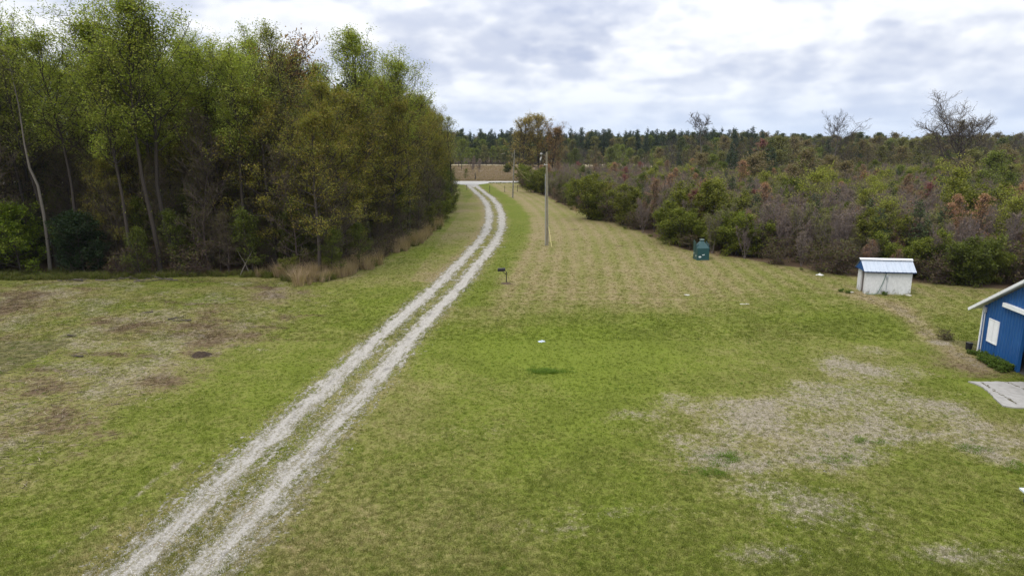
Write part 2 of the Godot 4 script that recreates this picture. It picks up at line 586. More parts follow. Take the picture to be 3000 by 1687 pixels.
	for i in 2:
		kinds.orange.append(make_tree({h = 16.5, r = 0.3, base = 0.16, limbs = 36, spread = 5.0, ang0 = 10.0, ang1 = 62.0, up = 0.5, sub = 8, twig = 5, leaf = 6, ls = 0.2, lsp = 0.35,
			cols = [[Color(0.34, 0.25, 0.09), Color(0.37, 0.28, 0.11), Color(0.30, 0.24, 0.08)], [Color(0.28, 0.165, 0.08), Color(0.31, 0.18, 0.09), Color(0.24, 0.16, 0.07)]][i], bark = dark, peak = 0.62, tw = 0.03}, 320 + i))
	kinds.oldbare = [
		make_tree({h = 18.0, r = 0.5, base = 0.2, limbs = 17, spread = 9.0, ang0 = 12.0, ang1 = 66.0, up = 0.8, sub = 13, twig = 11, leaf = 2, ls = 0.16, lsp = 0.3, cols = [Color(0.20, 0.16, 0.09)], bark = Color(0.10, 0.085, 0.075), twigcol = Color(0.15, 0.125, 0.105), bare = true, peak = 0.72, tw = 0.03, leader = 0.75, limbwob = 0.14}, 331),
		make_tree({h = 15.5, r = 0.3, base = 0.3, limbs = 14, spread = 5.5, ang0 = 22.0, ang1 = 62.0, up = 0.8, sub = 9, twig = 8, leaf = 0, ls = 0.1, lsp = 0.1, cols = [grey], bark = Color(0.12, 0.105, 0.095), bare = true, peak = 0.9, tw = 0.03, leader = 0.8}, 332),
		make_tree({h = 15.0, r = 0.2, base = 0.62, limbs = 12, spread = 3.6, ang0 = 30.0, ang1 = 38.0, up = 0.4, sub = 8, twig = 6, leaf = 0, ls = 0.1, lsp = 0.1, cols = [grey], bark = Color(0.13, 0.12, 0.11), bare = true, peak = 1.6, tw = 0.045, leader = 0.9}, 333)]
	kinds.mixed = []   # far hardwoods in early leaf
	for i in 4:
		kinds.mixed.append(make_tree({h = 12.0, r = 0.16, base = 0.2, limbs = 26, spread = 3.0, ang0 = 15.0, ang1 = 60.0, up = 0.5, sub = 6, twig = 3, leaf = 7, ls = 0.28, lsp = 0.35,
			cols = [[Color(0.19, 0.22, 0.055), Color(0.16, 0.185, 0.05)], [Color(0.20, 0.19, 0.08), Color(0.17, 0.165, 0.07)], [Color(0.12, 0.135, 0.05), Color(0.10, 0.115, 0.05)], [Color(0.22, 0.165, 0.10), Color(0.20, 0.17, 0.095)]][i], bark = grey, peak = 0.6, tw = 0.025}, 340 + i))


# ---------------------------------------------------------------- sky
func cloud_sky() -> ImageTexture:
	# air and clouds by direction: a broken layer seen in perspective, with a few nearer, darker-based heaps
	var w := 2560
	var h := 1280
	var f := FastNoiseLite.new()
	f.seed = 11
	f.noise_type = FastNoiseLite.TYPE_SIMPLEX_SMOOTH
	f.frequency = 1.0
	f.fractal_type = FastNoiseLite.FRACTAL_FBM
	f.fractal_octaves = 6
	f.fractal_gain = 0.52
	var heaps := CLOUDS
	var out := PackedFloat32Array()
	out.resize(w * h * 3)
	var low := Color(0.55, 0.65, 0.82)
	var blocks := []
	var y0 := 0
	while y0 < h / 2 + 4:
		var e0 := 90.0 - (y0 + 0.5) / h * 180.0
		blocks.append(y0)
		y0 += 1 if e0 < 16.0 else (4 if e0 < 40.0 else 8)
	for i in (h - y0) * w:
		var k := (y0 * w + i) * 3
		out[k] = 0.1
		out[k + 1] = 0.11
		out[k + 2] = 0.07
	var task := func(nb: int) -> void:
		var y: int = blocks[nb]
		var el := 90.0 - (y + 0.5) / h * 180.0
		var step := 1 if el < 16.0 else (4 if el < 40.0 else 8)
		var er := deg_to_rad(maxf(el, 0.0))
		var dist := 1.0 / (sin(er) + 0.055)
		for x in range(0, w, step):
			var az := (x + 0.5) / w * 360.0      # 0 is straight ahead, growing to the east
			if az > 180.0:
				az -= 360.0
			if absf(az) > 100.0 and step == 1 and x % 2:
				continue
			var ar := deg_to_rad(az)
			var px := sin(ar) * dist
			var pz := cos(ar) * dist
			var n := f.get_noise_3d(px * 0.55, pz * 0.55, 0.3) * 0.9
			var n2 := f.get_noise_3d(px * 0.16 + 40.0, pz * 0.16, el * 0.045)
			var puff := f.get_noise_3d(sin(ar) * 9.0, cos(ar) * 9.0, el * 0.36)
			var wisp := f.get_noise_3d(sin(ar) * 22.0 + 9.0, cos(ar) * 22.0, el * 1.1 + 5.0)
			var shade := clampf(0.40 + n * 0.3 + n2 * 0.5 + puff * 0.85 + wisp * 0.22, 0.0, 1.0)
			shade = shade * shade * (3.0 - 2.0 * shade) * lerpf(0.85, 0.55, clampf(el / 25.0, 0.0, 1.0))
			if el < 16.0 and absf(az) < 60.0:
				var bil := f.get_noise_3d(az * 0.14, el * 0.30, 7.0) * 1.0
				for c in heaps:
					var dx: float = (az - c[0]) / c[2]
					if absf(dx) > 2.4:
						continue
					var dy: float = (el - c[1]) / c[3]
					if absf(dy) > 2.6:
						continue
					# flat base, billowing top
					var dd := sqrt(dx * dx + dy * dy * (2.6 if dy < 0.0 else 0.8)) + bil
					var q := clampf((1.15 - dd) / 0.5, 0.0, 1.0)
					shade = lerpf(shade, clampf(c[4] + wisp * 0.3 + puff * 0.2, 0.0, 1.0), q * q * (3.0 - 2.0 * q) * c[5])
			var bright := lerpf(0.90, 1.75, clampf((el - 8.0) / 60.0, 0.0, 1.0))
			var r := lerpf(1.0, 0.48, shade) * bright
			var g := lerpf(1.02, 0.545, shade) * bright
			var b := lerpf(1.05, 0.72, shade) * bright
			var near := 1.0 - clampf(el / 7.5, 0.0, 1.0)
			near = near * near * 0.8 + 0.10 * (1.0 - clampf(el / 11.0, 0.0, 1.0))
			r = lerpf(r, low.r, near)
			g = lerpf(g, low.g, near)
			b = lerpf(b, low.b, near)
			for yy in step:
				for xx in (2 if absf(az) > 100.0 and step == 1 else step):
					var k := ((mini(y + yy, h - 1)) * w + mini(x + xx, w - 1)) * 3
					out[k] = r
					out[k + 1] = g
					out[k + 2] = b
	var id := WorkerThreadPool.add_group_task(task, blocks.size())
	WorkerThreadPool.wait_for_group_task_completion(id)
	return ImageTexture.create_from_image(Image.create_from_data(w, h, false, Image.FORMAT_RGBF, out.to_byte_array()))


# ---------------------------------------------------------------- ground
const BARE := [Vector2(3.5, -26.6), Vector2(7, -27.5), Vector2(10.2, -27.1), Vector2(14.8, -33.2), Vector2(18.8, -34), Vector2(18.9, -29.5), Vector2(19.4, -26), Vector2(23, -25.0), Vector2(26, -23),
	Vector2(24.0, -20.6), Vector2(18.0, -21.6), Vector2(13.97, -21.7), Vector2(10.5, -20.6), Vector2(7.8, -20.0), Vector2(5.9, -21.4), Vector2(4.4, -24.2)]
const BARE_SPOTS := [[9.3, -18.6, 1.6, 1.3, 0.85], [8.2, -19.7, 1.3, 0.7, 0.7], [1.3, -17.5, 1.4, 0.5, 0.35], [7.0, -16.2, 1.6, 0.5, 0.6], [12.0, -16.1, 1.8, 0.6, 0.6], [5.1, -18.3, 1.4, 0.4, 0.3], [2.7, -18.3, 1.3, 0.4, 0.35],
	[15.0, -23.6, 4.5, 0.35, 0.85], [13.6, -26.0, 2.0, 0.3, 0.4], [-13.2, -34.4, 0.4, 0.3, 0.8], [11.6, -25.1, 1.8, 0.25, 0.5], [-19.0, -16.6, 2.0, 0.1, 0.4], [-1.4, -24.0, 1.6, 0.8, 0.25]]
const WORN := [Vector2(24.6, -47.4), Vector2(25.3, -44.0), Vector2(24.8, -40.9), Vector2(23.5, -36.9), Vector2(23.2, -34.5), Vector2(22.7, -31.5)]
const SOIL := [[-18.0, -37.2, 5.0, 0.55], [-20.8, -33.6, 3.4, 0.45], [-15.9, -33.5, 0.9, 0.5], [-22.0, -31.2, 3.0, 0.5], [-24.0, -28.6, 3.0, 0.5], [-14.4, -38.8, 2.2, 0.3], [-17.0, -40.0, 2.5, 0.3], [-12.5, -41.5, 0.9, 0.25], [-21.5, -44.8, 4.0, 0.4],
	[-17.0, -46.5, 2.0, 0.3], [-24.5, -52.2, 2.5, 0.5], [-0.45, -51.4, 0.7, 0.3], [7.5, -84.0, 0.8, 0.6], [11.5, -70.0, 0.9, 0.35]]


func seg_dist(p: Vector2, line_: Array) -> float:
	var best := 1e9
	for i in line_.size() - 1:
		best = minf(best, p.distance_to(Geometry2D.get_closest_point_to_segment(p, line_[i], line_[i + 1])))
	return best


func make_zones() -> void:
	# what covers the ground, on a quarter-metre grid: r dry grass, g vigour of the green, b soil and litter, a bare gravelly ground
	var cell := 0.25
	var w := int((GX1 - GX0) / cell)
	var h := int((GZ1 - GZ0) / cell)
	var d := PackedByteArray()
	d.resize(w * h * 4)
	var f := FastNoiseLite.new()
	f.seed = 5
	f.noise_type = FastNoiseLite.TYPE_SIMPLEX_SMOOTH
	f.frequency = 0.07
	f.fractal_octaves = 4
	var poly := PackedVector2Array(BARE)
	var task := func(j: int) -> void:
		var z := GZ0 + (j + 0.5) * cell
		var cx := drive_x(z)
		for i in w:
			var x := GX0 + (i + 0.5) * cell
			var s := x - cx
			var n := f.get_noise_2d(x, z)
			var n2 := f.get_noise_2d(x * 3.0 + 200.0, z * 3.0)
			var dry := 0.30 + n * 0.35
			var green := 0.5 + n2 * 0.5
			var soil := 0.0
			var bare := 0.0
			# foreground lawn: greener in the middle, more worn towards the camera
			if z > -45.0 and s > 1.0:
				var mid := exp(-pow((x - 1.5) / 9.0, 2.0) - pow((z + 33.0) / 8.0, 2.0))
				dry += -0.24 * mid - 0.04 * clampf((z + 24.0) / 8.0, 0.0, 1.0)
				green += 0.45 * mid
				dry += 0.25 * exp(-pow((s - 3.2) / 1.6, 2.0)) * clampf((z + 38.0) / 6.0, 0.0, 1.0)
			# the mown hay field beyond, with its rows
			if s > 1.5:
				var far := clampf((-41.5 - z + n2 * 1.5 + clampf((x - 10.0) * -0.1, -1.5, 0.6) + 3.0 + n * 3.0) / 9.0, 0.0, 1.0)
				var off := clampf((s - lerpf(3.0, 4.2, clampf((-z - 50.0) / 40.0, 0.0, 1.0)) + n2 * 0.5) / 1.3, 0.0, 1.0)
				var rows := sin(s * TAU / 1.5 + n2 * 0.25) * 0.13
				var cross := sin(z * TAU / 1.1 + n * 3.0) * 0.12 * clampf(1.0 - absf(z + 46.0) / 6.0, 0.0, 1.0)
				dry = lerpf(dry, 0.72 + rows + cross + n * 0.22, far * off)
				green = lerpf(green, 0.55, far)
				if z < -44.0:
					dry = lerpf(dry - 0.22, dry, off)
				# turn rows that curve with the drive
				if z < -75.0 and s < 8.0:
					dry += 0.18 * exp(-pow((s - 5.6) / 0.9, 2.0))
				if x > 17.0:
					dry -= 0.16 * clampf((x - 17.0) / 4.0, 0.0, 1.0)
			elif s < -1.2:
				var verge := clampf((-s - 6.5 + n2 * 2.0 - clampf((-z - 40.0) * 0.3, 0.0, 4.0)) / 3.0, 0.0, 1.0)
				dry = lerpf(0.24 + n * 0.3, 0.62 + n * 0.75 + n2 * 0.3, verge if z > -50.0 else 0.25)
				green = lerpf(0.72 + n2 * 0.4, 0.45 + n2 * 0.4, verge)
				if z > -52.0 and z < -21.0:
					soil = verge * clampf(n * 1.2 + n2 * 0.9 - 0.0, 0.0, 0.6)
					bare = verge * clampf(n2 * -1.3 + n * 0.8 + 0.22, 0.0, 0.5)
				dry += 0.2 * exp(-pow((s + 2.6) / 0.8, 2.0)) * clampf((z + 27.0) / 6.0, 0.0, 1.0)
				if z < -52.0:
					dry += 0.28 * exp(-pow((in_wood(x, z) + 1.0) / 0.8, 2.0))
			for q in SOIL:
				var e := pow((x - q[0] + n2 * 1.2) / q[2], 2.0) + pow((z - q[1] + n2 * 0.6 - (x - q[0]) * 0.12) / q[3], 2.0)
				if e < 4.0:
					soil = maxf(soil, 0.6 * exp(-e * 1.2))
			var p := Vector2(x, z)
			# the drive's worn middle and shoulders
			var ad := absf(s)
			if ad < 2.6:
				dry += 0.30 * exp(-pow(ad / 0.7, 2.0)) + 0.30 * exp(-pow((ad - 1.7) / 0.45, 2.0))
				bare = maxf(bare, lerpf(0.85, 0.66, clampf((-z - 18.0) / 20.0, 0.0, 1.0)) * exp(-pow((ad - 0.9) / 0.62, 2.0)))
				if z > -27.0 and s > 0.0:
					bare = maxf(bare, 0.55 * exp(-pow((s - 1.75) / 0.75, 2.0)) * clampf((z + 27.0) / 6.0, 0.0, 1.0))
			if x > 2.0 and x < 27.0 and z > -36.0 and z < -12.0:
				var inside := Geometry2D.is_point_in_polygon(p, poly)
				var e := 1e9
				for k in poly.size():
					e = minf(e, p.distance_to(Geometry2D.get_closest_point_to_segment(p, poly[k], poly[(k + 1) % poly.size()])))
				var deep := (e if inside else -e) + n2 * 1.6 + n * 1.2
				var q := clampf((deep + 0.8) / 2.2, 0.0, 1.0)
				bare = maxf(bare, q * (0.61 + n2 * 0.55))
				dry += q * 0.3
			for q in BARE_SPOTS:
				var e := pow((x - q[0]) / q[2], 2.0) + pow((z - q[1] + (0.25 * (x - q[0]) if q[2] > 4.0 else 0.0)) / q[3], 2.0)
				if e < 5.0:
					bare = maxf(bare, 1.25 * q[4] * exp(-e * 0.8) * (0.85 + n2 * 0.6))
			if x > 19.0 and z < -30.0 and z > -50.0:
				var e := seg_dist(p, WORN)
				dry += 0.75 * exp(-pow(e / 0.9, 2.0))
				bare = maxf(bare, 0.42 * exp(-pow(e / 0.6, 2.0)))
				soil = maxf(soil, 0.30 * exp(-pow(e / 0.55, 2.0)) * (0.6 + n2))
				bare = maxf(bare, 0.9 * exp(-pow(p.distance_to(Vector2(23.3, -35.6)) / 0.75, 2.0)))
				var yard := exp(-pow((x - 22.3) / 1.6, 2.0) - pow((z + 31.4) / 2.4, 2.0))
				dry += 0.45 * yard
				soil = maxf(soil, 0.35 * yard)
			# an old rut beside the drive
			if z > -22.0 and s < -2.0 and s > -5.0:
				bare = maxf(bare, 0.75 * exp(-pow((s + 3.35 + (z + 15.0) * 0.03) / 0.13, 2.0)) * clampf(n2 * 2.5 + 0.6, 0.0, 1.0))
			# litter under the wood and the thicket
			var under := maxf(in_wood(x, z), in_thicket(x, z))
			if under > 0.3:
				soil = maxf(soil, clampf((under - 0.3 + n2) / 1.8, 0.0, 1.0))
			var k := (j * w + i) * 4
			d[k] = int(clampf(dry, 0.0, 1.0) * 255)
			d[k + 1] = int(clampf(green, 0.0, 1.0) * 255)
			d[k + 2] = int(clampf(soil, 0.0, 1.0) * 255)
			d[k + 3] = int(clampf(bare, 0.0, 1.0) * 255)
	var id := WorkerThreadPool.add_group_task(task, h)
	WorkerThreadPool.wait_for_group_task_completion(id)
	zone_image = Image.create_from_data(w, h, false, Image.FORMAT_RGBA8, d)


func noise_bytes(w: int, h: int, x0: float, z0: float, m: float, per_metre: float, octaves: int, sd: int, stretch := 1.0) -> PackedByteArray:
	var f := FastNoiseLite.new()
	f.seed = sd
	f.noise_type = FastNoiseLite.TYPE_SIMPLEX_SMOOTH
	f.fractal_octaves = octaves
	f.fractal_gain = 0.6
	f.frequency = per_metre * m
	f.offset = Vector3(x0 / m, z0 / m, 0)
	var im := f.get_image(w, h, false, false, false)
	im.convert(Image.FORMAT_L8)
	return im.get_data()


func ground_picture(x0: float, z0: float, x1: float, z1: float, w: int, h: int) -> ImageTexture:
	var cell := 0.25
	var crop := zone_image.get_region(Rect2i(int((x0 - GX0) / cell), int((z0 - GZ0) / cell), int((x1 - x0) / cell), int((z1 - z0) / cell)))
	crop.resize(w, h, Image.INTERPOLATE_BILINEAR)
	var zd := crop.get_data()
	var m := (x1 - x0) / w
	var na := noise_bytes(w, h, x0, z0, m, 0.55, 4, 21)
	var nb := noise_bytes(w, h, x0, z0, m, 3.2, 3, 22)
	var nc := noise_bytes(w, h, x0, z0, m, minf(11.0, 0.45 / m), 2, 23)
	var o := PackedByteArray()
	o.resize(w * h * 3)
	var task := func(row: int) -> void:
		for i in w:
			var k := row * w + i
			var a := (na[k] - 128) * 0.0039
			var b := (nb[k] - 128) * 0.0039
			var c := (nc[k] - 128) * 0.0039
			var z := k * 4
			var dry := zd[z] * 0.00392 + a * 0.55 + b * 0.45 + c * 0.5
			dry = clampf((dry - 0.12) * 1.25, 0.0, 1.0)
			var vig := clampf(zd[z + 1] * 0.00392 + a * 0.5 + c * 0.5 - b * 0.4, 0.0, 1.0)
			var soil := zd[z + 2] * 0.00392
			var bare := zd[z + 3] * 0.00392
			# green from dull olive to fresh
			var r := 88.0 + 14.0 * vig
			var g := 94.0 + 19.0 * vig
			var bl := 42.0 + 2.0 * vig
			# dry stems
			var dr := 131.0 - 22.0 * b
			r += (dr - r) * dry
			g += (dr - 12.0 - g) * dry
			bl += (dr - 42.0 - bl) * dry
			if soil > 0.02:
				var q := clampf((soil + a * 0.7 + b * 0.8 + c * 0.5 - 0.12) * 1.6, 0.0, 1.0) if soil < 0.97 else 1.0
				r += (88.0 - r) * q
				g += (74.0 - g) * q
				bl += (60.0 - bl) * q
			if bare > 0.02:
				var q := clampf((bare + b * 0.8 + c * 0.5 + a * 0.5 - 0.30) * 1.9, 0.0, 1.0) * 0.90
				var t := 136.0 + c * 26.0
				r += (t - r) * q
				g += (t - 8.0 - g) * q
				bl += (t - 20.0 - bl) * q
			var kk := 1.0 + c * 0.30 + b * 0.12
			o[k * 3] = int(clampf(r * kk, 0.0, 255.0))
			o[k * 3 + 1] = int(clampf(g * kk, 0.0, 255.0))
			o[k * 3 + 2] = int(clampf(bl * kk, 0.0, 255.0))
	var id := WorkerThreadPool.add_group_task(task, h)
	WorkerThreadPool.wait_for_group_task_completion(id)
	var im := Image.create_from_data(w, h, false, Image.FORMAT_RGB8, o)
	ground_pictures.append([im, x0, z0, m, x1, z1])
	return ImageTexture.create_from_image(im)


func ground_color(x: float, z: float) -> Color:
	for g in ground_pictures:
		if x >= g[1] and x < g[4] and z >= g[2] and z < g[5]:
			var im: Image = g[0]
			return im.get_pixel(mini(int((x - g[1]) / g[3]), im.get_width() - 1), mini(int((z - g[2]) / g[3]), im.get_height() - 1)).srgb_to_linear()
	return Color(0.12, 0.11, 0.05)


func sheet(b: Buf, x0: float, z0: float, x1: float, z1: float, color := Color.WHITE) -> void:
	var f := b.v.size()
	for p in [[x0, z0, 0, 0], [x1, z0, 1, 0], [x1, z1, 1, 1], [x0, z1, 0, 1]]:
		b.v.append(Vector3(p[0], 0, p[1]))
		b.n.append(Vector3.UP)
		b.c.append(color)
		b.uv.append(Vector2(p[2], p[3]))
	b.tri(f, f + 1, f + 2)
	b.tri(f, f + 2, f + 3)


func make_ground() -> void:
	make_zones()
	var mesh := ArrayMesh.new()
	for g in [[-24.0, -36.0, 24.0, -12.0, 1840, 920], [-48.0, -84.0, 48.0, -36.0, 1600, 800], [-48.0, -184.0, 48.0, -84.0, 786, 818]]:
		var m := mat(Color.WHITE, 0.95, 0.0, 0.12)
		m.albedo_texture = ground_picture(g[0], g[1], g[2], g[3], g[4], g[5])
		m.texture_repeat = false
		var b := Buf.new()
		sheet(b, g[0], g[1], g[2], g[3])
		b.into(mesh, m)
	# the rest of the land: grass near by, litter under the woods, and on to the horizon
	var grass := textured(noise_texture(0.02, Color(0.06, 0.07, 0.022), Color(0.17, 0.15, 0.07), 31, 1024, 6), 0.06, 0.95, 0.0, 0.1)
	grass.uv1_world_triplanar = true
	var litter := textured(noise_texture(0.02, Color(0.045, 0.04, 0.025), Color(0.10, 0.075, 0.05), 32, 512, 6), 0.08, 0.95, 0.0, 0.1)
	litter.uv1_world_triplanar = true
	var b1 := Buf.new()
	sheet(b1, -48, -12, 48, 160)
	sheet(b1, -24 - 24, -36, -24, -12)
	sheet(b1, 24, -36, 48, -12)
	b1.into(mesh, grass)
	var b2 := Buf.new()
	for q in [[-3000.0, -184.0, -48.0, 160.0], [48.0, -184.0, 3000.0, 160.0], [-3000.0, -5000.0, 3000.0, -184.0], [-3000.0, 160.0, 3000.0, 1500.0]]:
		sheet(b2, q[0], q[1], q[2], q[3])
	b2.into(mesh, litter)
	var o := MeshInstance3D.new()
	o.name = "ground"
	o.mesh = mesh
	add_child(o)
	meta(o, "mown lawn and hay field running back to the woods", "ground", "", "structure")


func make_drive() -> void:
	# two wheel tracks of pale crushed stone, ragged where grass grows into them
	var f := FastNoiseLite.new()
	f.seed = 77
	f.noise_type = FastNoiseLite.TYPE_SIMPLEX_SMOOTH
	f.fractal_octaves = 4
	f.fractal_gain = 0.62
	f.frequency = 1.0
	var b := Buf.new()
	rng.seed = 78
	var spans := [[-12.0, -36.0, 0.06], [-36.0, -70.0, 0.08], [-70.0, -176.6, 0.14]]
	for sp in spans:
		var c: float = sp[2]
		var half := 2.4
		var nu := int(half * 2.0 / c)
		var nz := int((sp[0] - sp[1]) / c)
		var rows_v := []
		for j in nz + 1:
			var z: float = sp[0] - j * c
			var cx := drive_x(z)
			var flare := clampf((-z - 160.0) / 19.0, 0.0, 1.0)
			var ids := PackedInt32Array()
			ids.resize(nu + 1)
			ids.fill(-1)
			var on := PackedByteArray()
			on.resize(nu + 1)
			var wig := f.get_noise_2d(z * 0.09, 3.0) * 0.22
			var sound := clampf((-z - 18.0) / 22.0, 0.0, 1.0)
			for i in nu + 1:
				var u := -half + i * c
				var x := cx + u + wig * 0.5
				var n := f.get_noise_2d(u * 3.0, z * 0.55)
				var nf := f.get_noise_2d(u * 9.0 + 50.0, z * 6.0)
				var gauge := lerpf(1.02, 0.90, sound) + f.get_noise_2d(z * 0.06, 9.0) * 0.1
				var wide := lerpf(0.66, 0.57, sound) + f.get_noise_2d(z * 0.13, 20.0 if u < 0 else 30.0) * 0.16
				var e := wide - absf(absf(u) - gauge)
				# gaps in the grassy middle where the stone runs across
				e = maxf(e, (f.get_noise_2d(z * 0.35, 60.0) - 0.38) * 2.0 - absf(u) * 0.2) if z < -30.0 else e
				if flare > 0.0:
					e = maxf(e, flare * 2.6 - absf(u) * 0.8)
				var cover := e * lerpf(0.9, 1.8, sound) + n * lerpf(1.3, 0.9, sound) + nf * lerpf(1.5, 0.95, sound) - lerpf(0.14, 0.0, sound)
				on[i] = 1 if cover > lerpf(-0.14, -0.04, sound) else 0
				if cover > -1.5:
					ids[i] = b.v.size()
					var k := clampf(0.35 + n * 0.07 + nf * 0.07 + lerpf(-0.03, 0.03, sound) + minf(cover, 0.4) * 0.07, 0.16, 0.5)
					var dusk := f.get_noise_2d(x * 1.4 + 90.0, z * 0.5)
					if dusk > 0.2:
						k *= 1.0 - (dusk - 0.25) * 1.3
					b.v.append(Vector3(x + rng.randf_range(-0.4, 0.4) * c, 0.006 + maxf(nf, 0.0) * 0.012, z + rng.randf_range(-0.4, 0.4) * c))
					b.n.append(Vector3(nf * 0.3, 1, n * 0.2).normalized())
					b.c.append(Color(0.19, 0.175, 0.10).lerp(Color(k, k * 0.955, k * 0.87), clampf(0.25 + cover * lerpf(1.1, 1.8, sound), 0.0, 1.0)))
			rows_v.append([ids, on])
			if j > 0:
				var p: PackedInt32Array = rows_v[j - 1][0]
				var po: PackedByteArray = rows_v[j - 1][1]
				for i in nu:
					var sum := on[i] + on[i + 1] + po[i] + po[i + 1]
					if sum < 2:
						continue
					if p[i] < 0 or p[i + 1] < 0 or ids[i] < 0 or ids[i + 1] < 0:
						continue
					if sum >= 3:
						b.tri(p[i], ids[i], p[i + 1])
						b.tri(p[i + 1], ids[i], ids[i + 1])
					elif po[i] + on[i] == 2 or on[i] + po[i + 1] == 2:
						b.tri(p[i], ids[i], p[i + 1])
			rows_v[maxi(j - 1, 0)] = rows_v[maxi(j - 1, 0)] if j == 0 else []
	var m := textured(noise_texture(0.05, Color(0.72, 0.71, 0.70), Color(1.0, 1.0, 1.0), 41, 512, 4), 1.3, 0.95, 0.0, 0.15)
	m.vertex_color_use_as_albedo = true
	m.uv1_world_triplanar = true
	var o := MeshInstance3D.new()
	o.name = "gravel_drive"
	o.mesh = b.mesh(m)
	add_child(o)
	meta(o, "two-track drive of pale crushed stone with a grassy middle", "driveway", "", "structure")
	# pale public road across the far end, with a flared apron where the drive meets it
	var r := Buf.new()
	var pave := textured(noise_texture(0.03, Color(0.30, 0.295, 0.28), Color(0.42, 0.41, 0.39), 42, 512, 5), 0.2, 0.9, 0.0, 0.2)
	pave.uv1_world_triplanar = true
	var prev := []
	for i in 61:
		var x := -300.0 + i * 10.0
		var zc := -182.3 - (x + 11.0) * 0.02
		var cur := [Vector3(x, 0.03, zc - 3.1), Vector3(x, 0.05, zc), Vector3(x, 0.03, zc + 3.1)]
		if i:
			for k in 2:
				r.quad(prev[k + 1], prev[k], cur[k], cur[k + 1])
		prev = cur
	r.quad(Vector3(-22, 0.024, -179.0), Vector3(-22, 0.024, -181.0), Vector3(-4.5, 0.024, -181.0), Vector3(-4.5, 0.024, -179.4))
	r.quad(Vector3(-12.6, 0.024, -171.0), Vector3(-22, 0.024, -179.0), Vector3(-4.5, 0.024, -179.4), Vector3(-8.4, 0.024, -171.0))
	var ro := MeshInstance3D.new()
	ro.name = "road"
	ro.mesh = r.mesh(pave)
	add_child(ro)
	meta(ro, "pale grey country road crossing the end of the drive", "road", "", "structure")
	# fallow field beyond the road
	var fb := Buf.new()
	var straw := textured(noise_texture(0.015, Color(0.20, 0.155, 0.12), Color(0.30, 0.25, 0.185), 43, 512, 6), 0.03, 0.95, 0.0, 0.1)
	straw.uv1_world_triplanar = true
	fb.quad(Vector3(-80, 0.008, -186), Vector3(-80, 0.008, -318), Vector3(60, 0.008, -318), Vector3(60, 0.008, -187))
	var fo := MeshInstance3D.new()
	fo.name = "fallow_field"
	fo.mesh = fb.mesh(straw)
	add_child(fo)
	meta(fo, "tan fallow field beyond the road", "field", "", "structure")
	# the edge of the field where pale straw stands
	var eb := Buf.new()
	eb.quad(Vector3(-80, 0.014, -296), Vector3(-80, 0.014, -316), Vector3(60, 0.014, -316), Vector3(60, 0.014, -296))
	var pale := textured(noise_texture(0.015, Color(0.32, 0.28, 0.18), Color(0.42, 0.37, 0.25), 44, 512, 5), 0.03, 0.95, 0.0, 0.1)
	pale.uv1_world_triplanar = true
	var eo := MeshInstance3D.new()
	eo.name = "straw_field"
	eo.mesh = eb.mesh(pale)
	add_child(eo)
	meta(eo, "pale straw strip along the far pines", "field", "", "structure")


# ---------------------------------------------------------------- built things
func ribbed(b: Buf, x: float, z0: float, z1: float, y0: float, top: Callable, color := Color.WHITE) -> void:
	# one metal wall sheet in the plane x, ribs standing out towards -x every 0.23 m
	var z := z0
	var prof := []
	while z < z1 - 0.001:
		for q in [[0.0, 0.0], [0.15, 0.0], [0.165, 0.034], [0.195, 0.034], [0.21, 0.0]]:
			if z + q[0] < z1:
				prof.append([z + q[0], q[1]])
		z += 0.23
	prof.append([z1, 0.0])
	for i in prof.size() - 1:
		var a: Array = prof[i]
		var e: Array = prof[i + 1]
		b.quad(Vector3(x - a[1], y0, a[0]), Vector3(x - a[1], top.call(a[0]), a[0]), Vector3(x - e[1], top.call(e[0]), e[0]), Vector3(x - e[1], y0, e[0]), color)


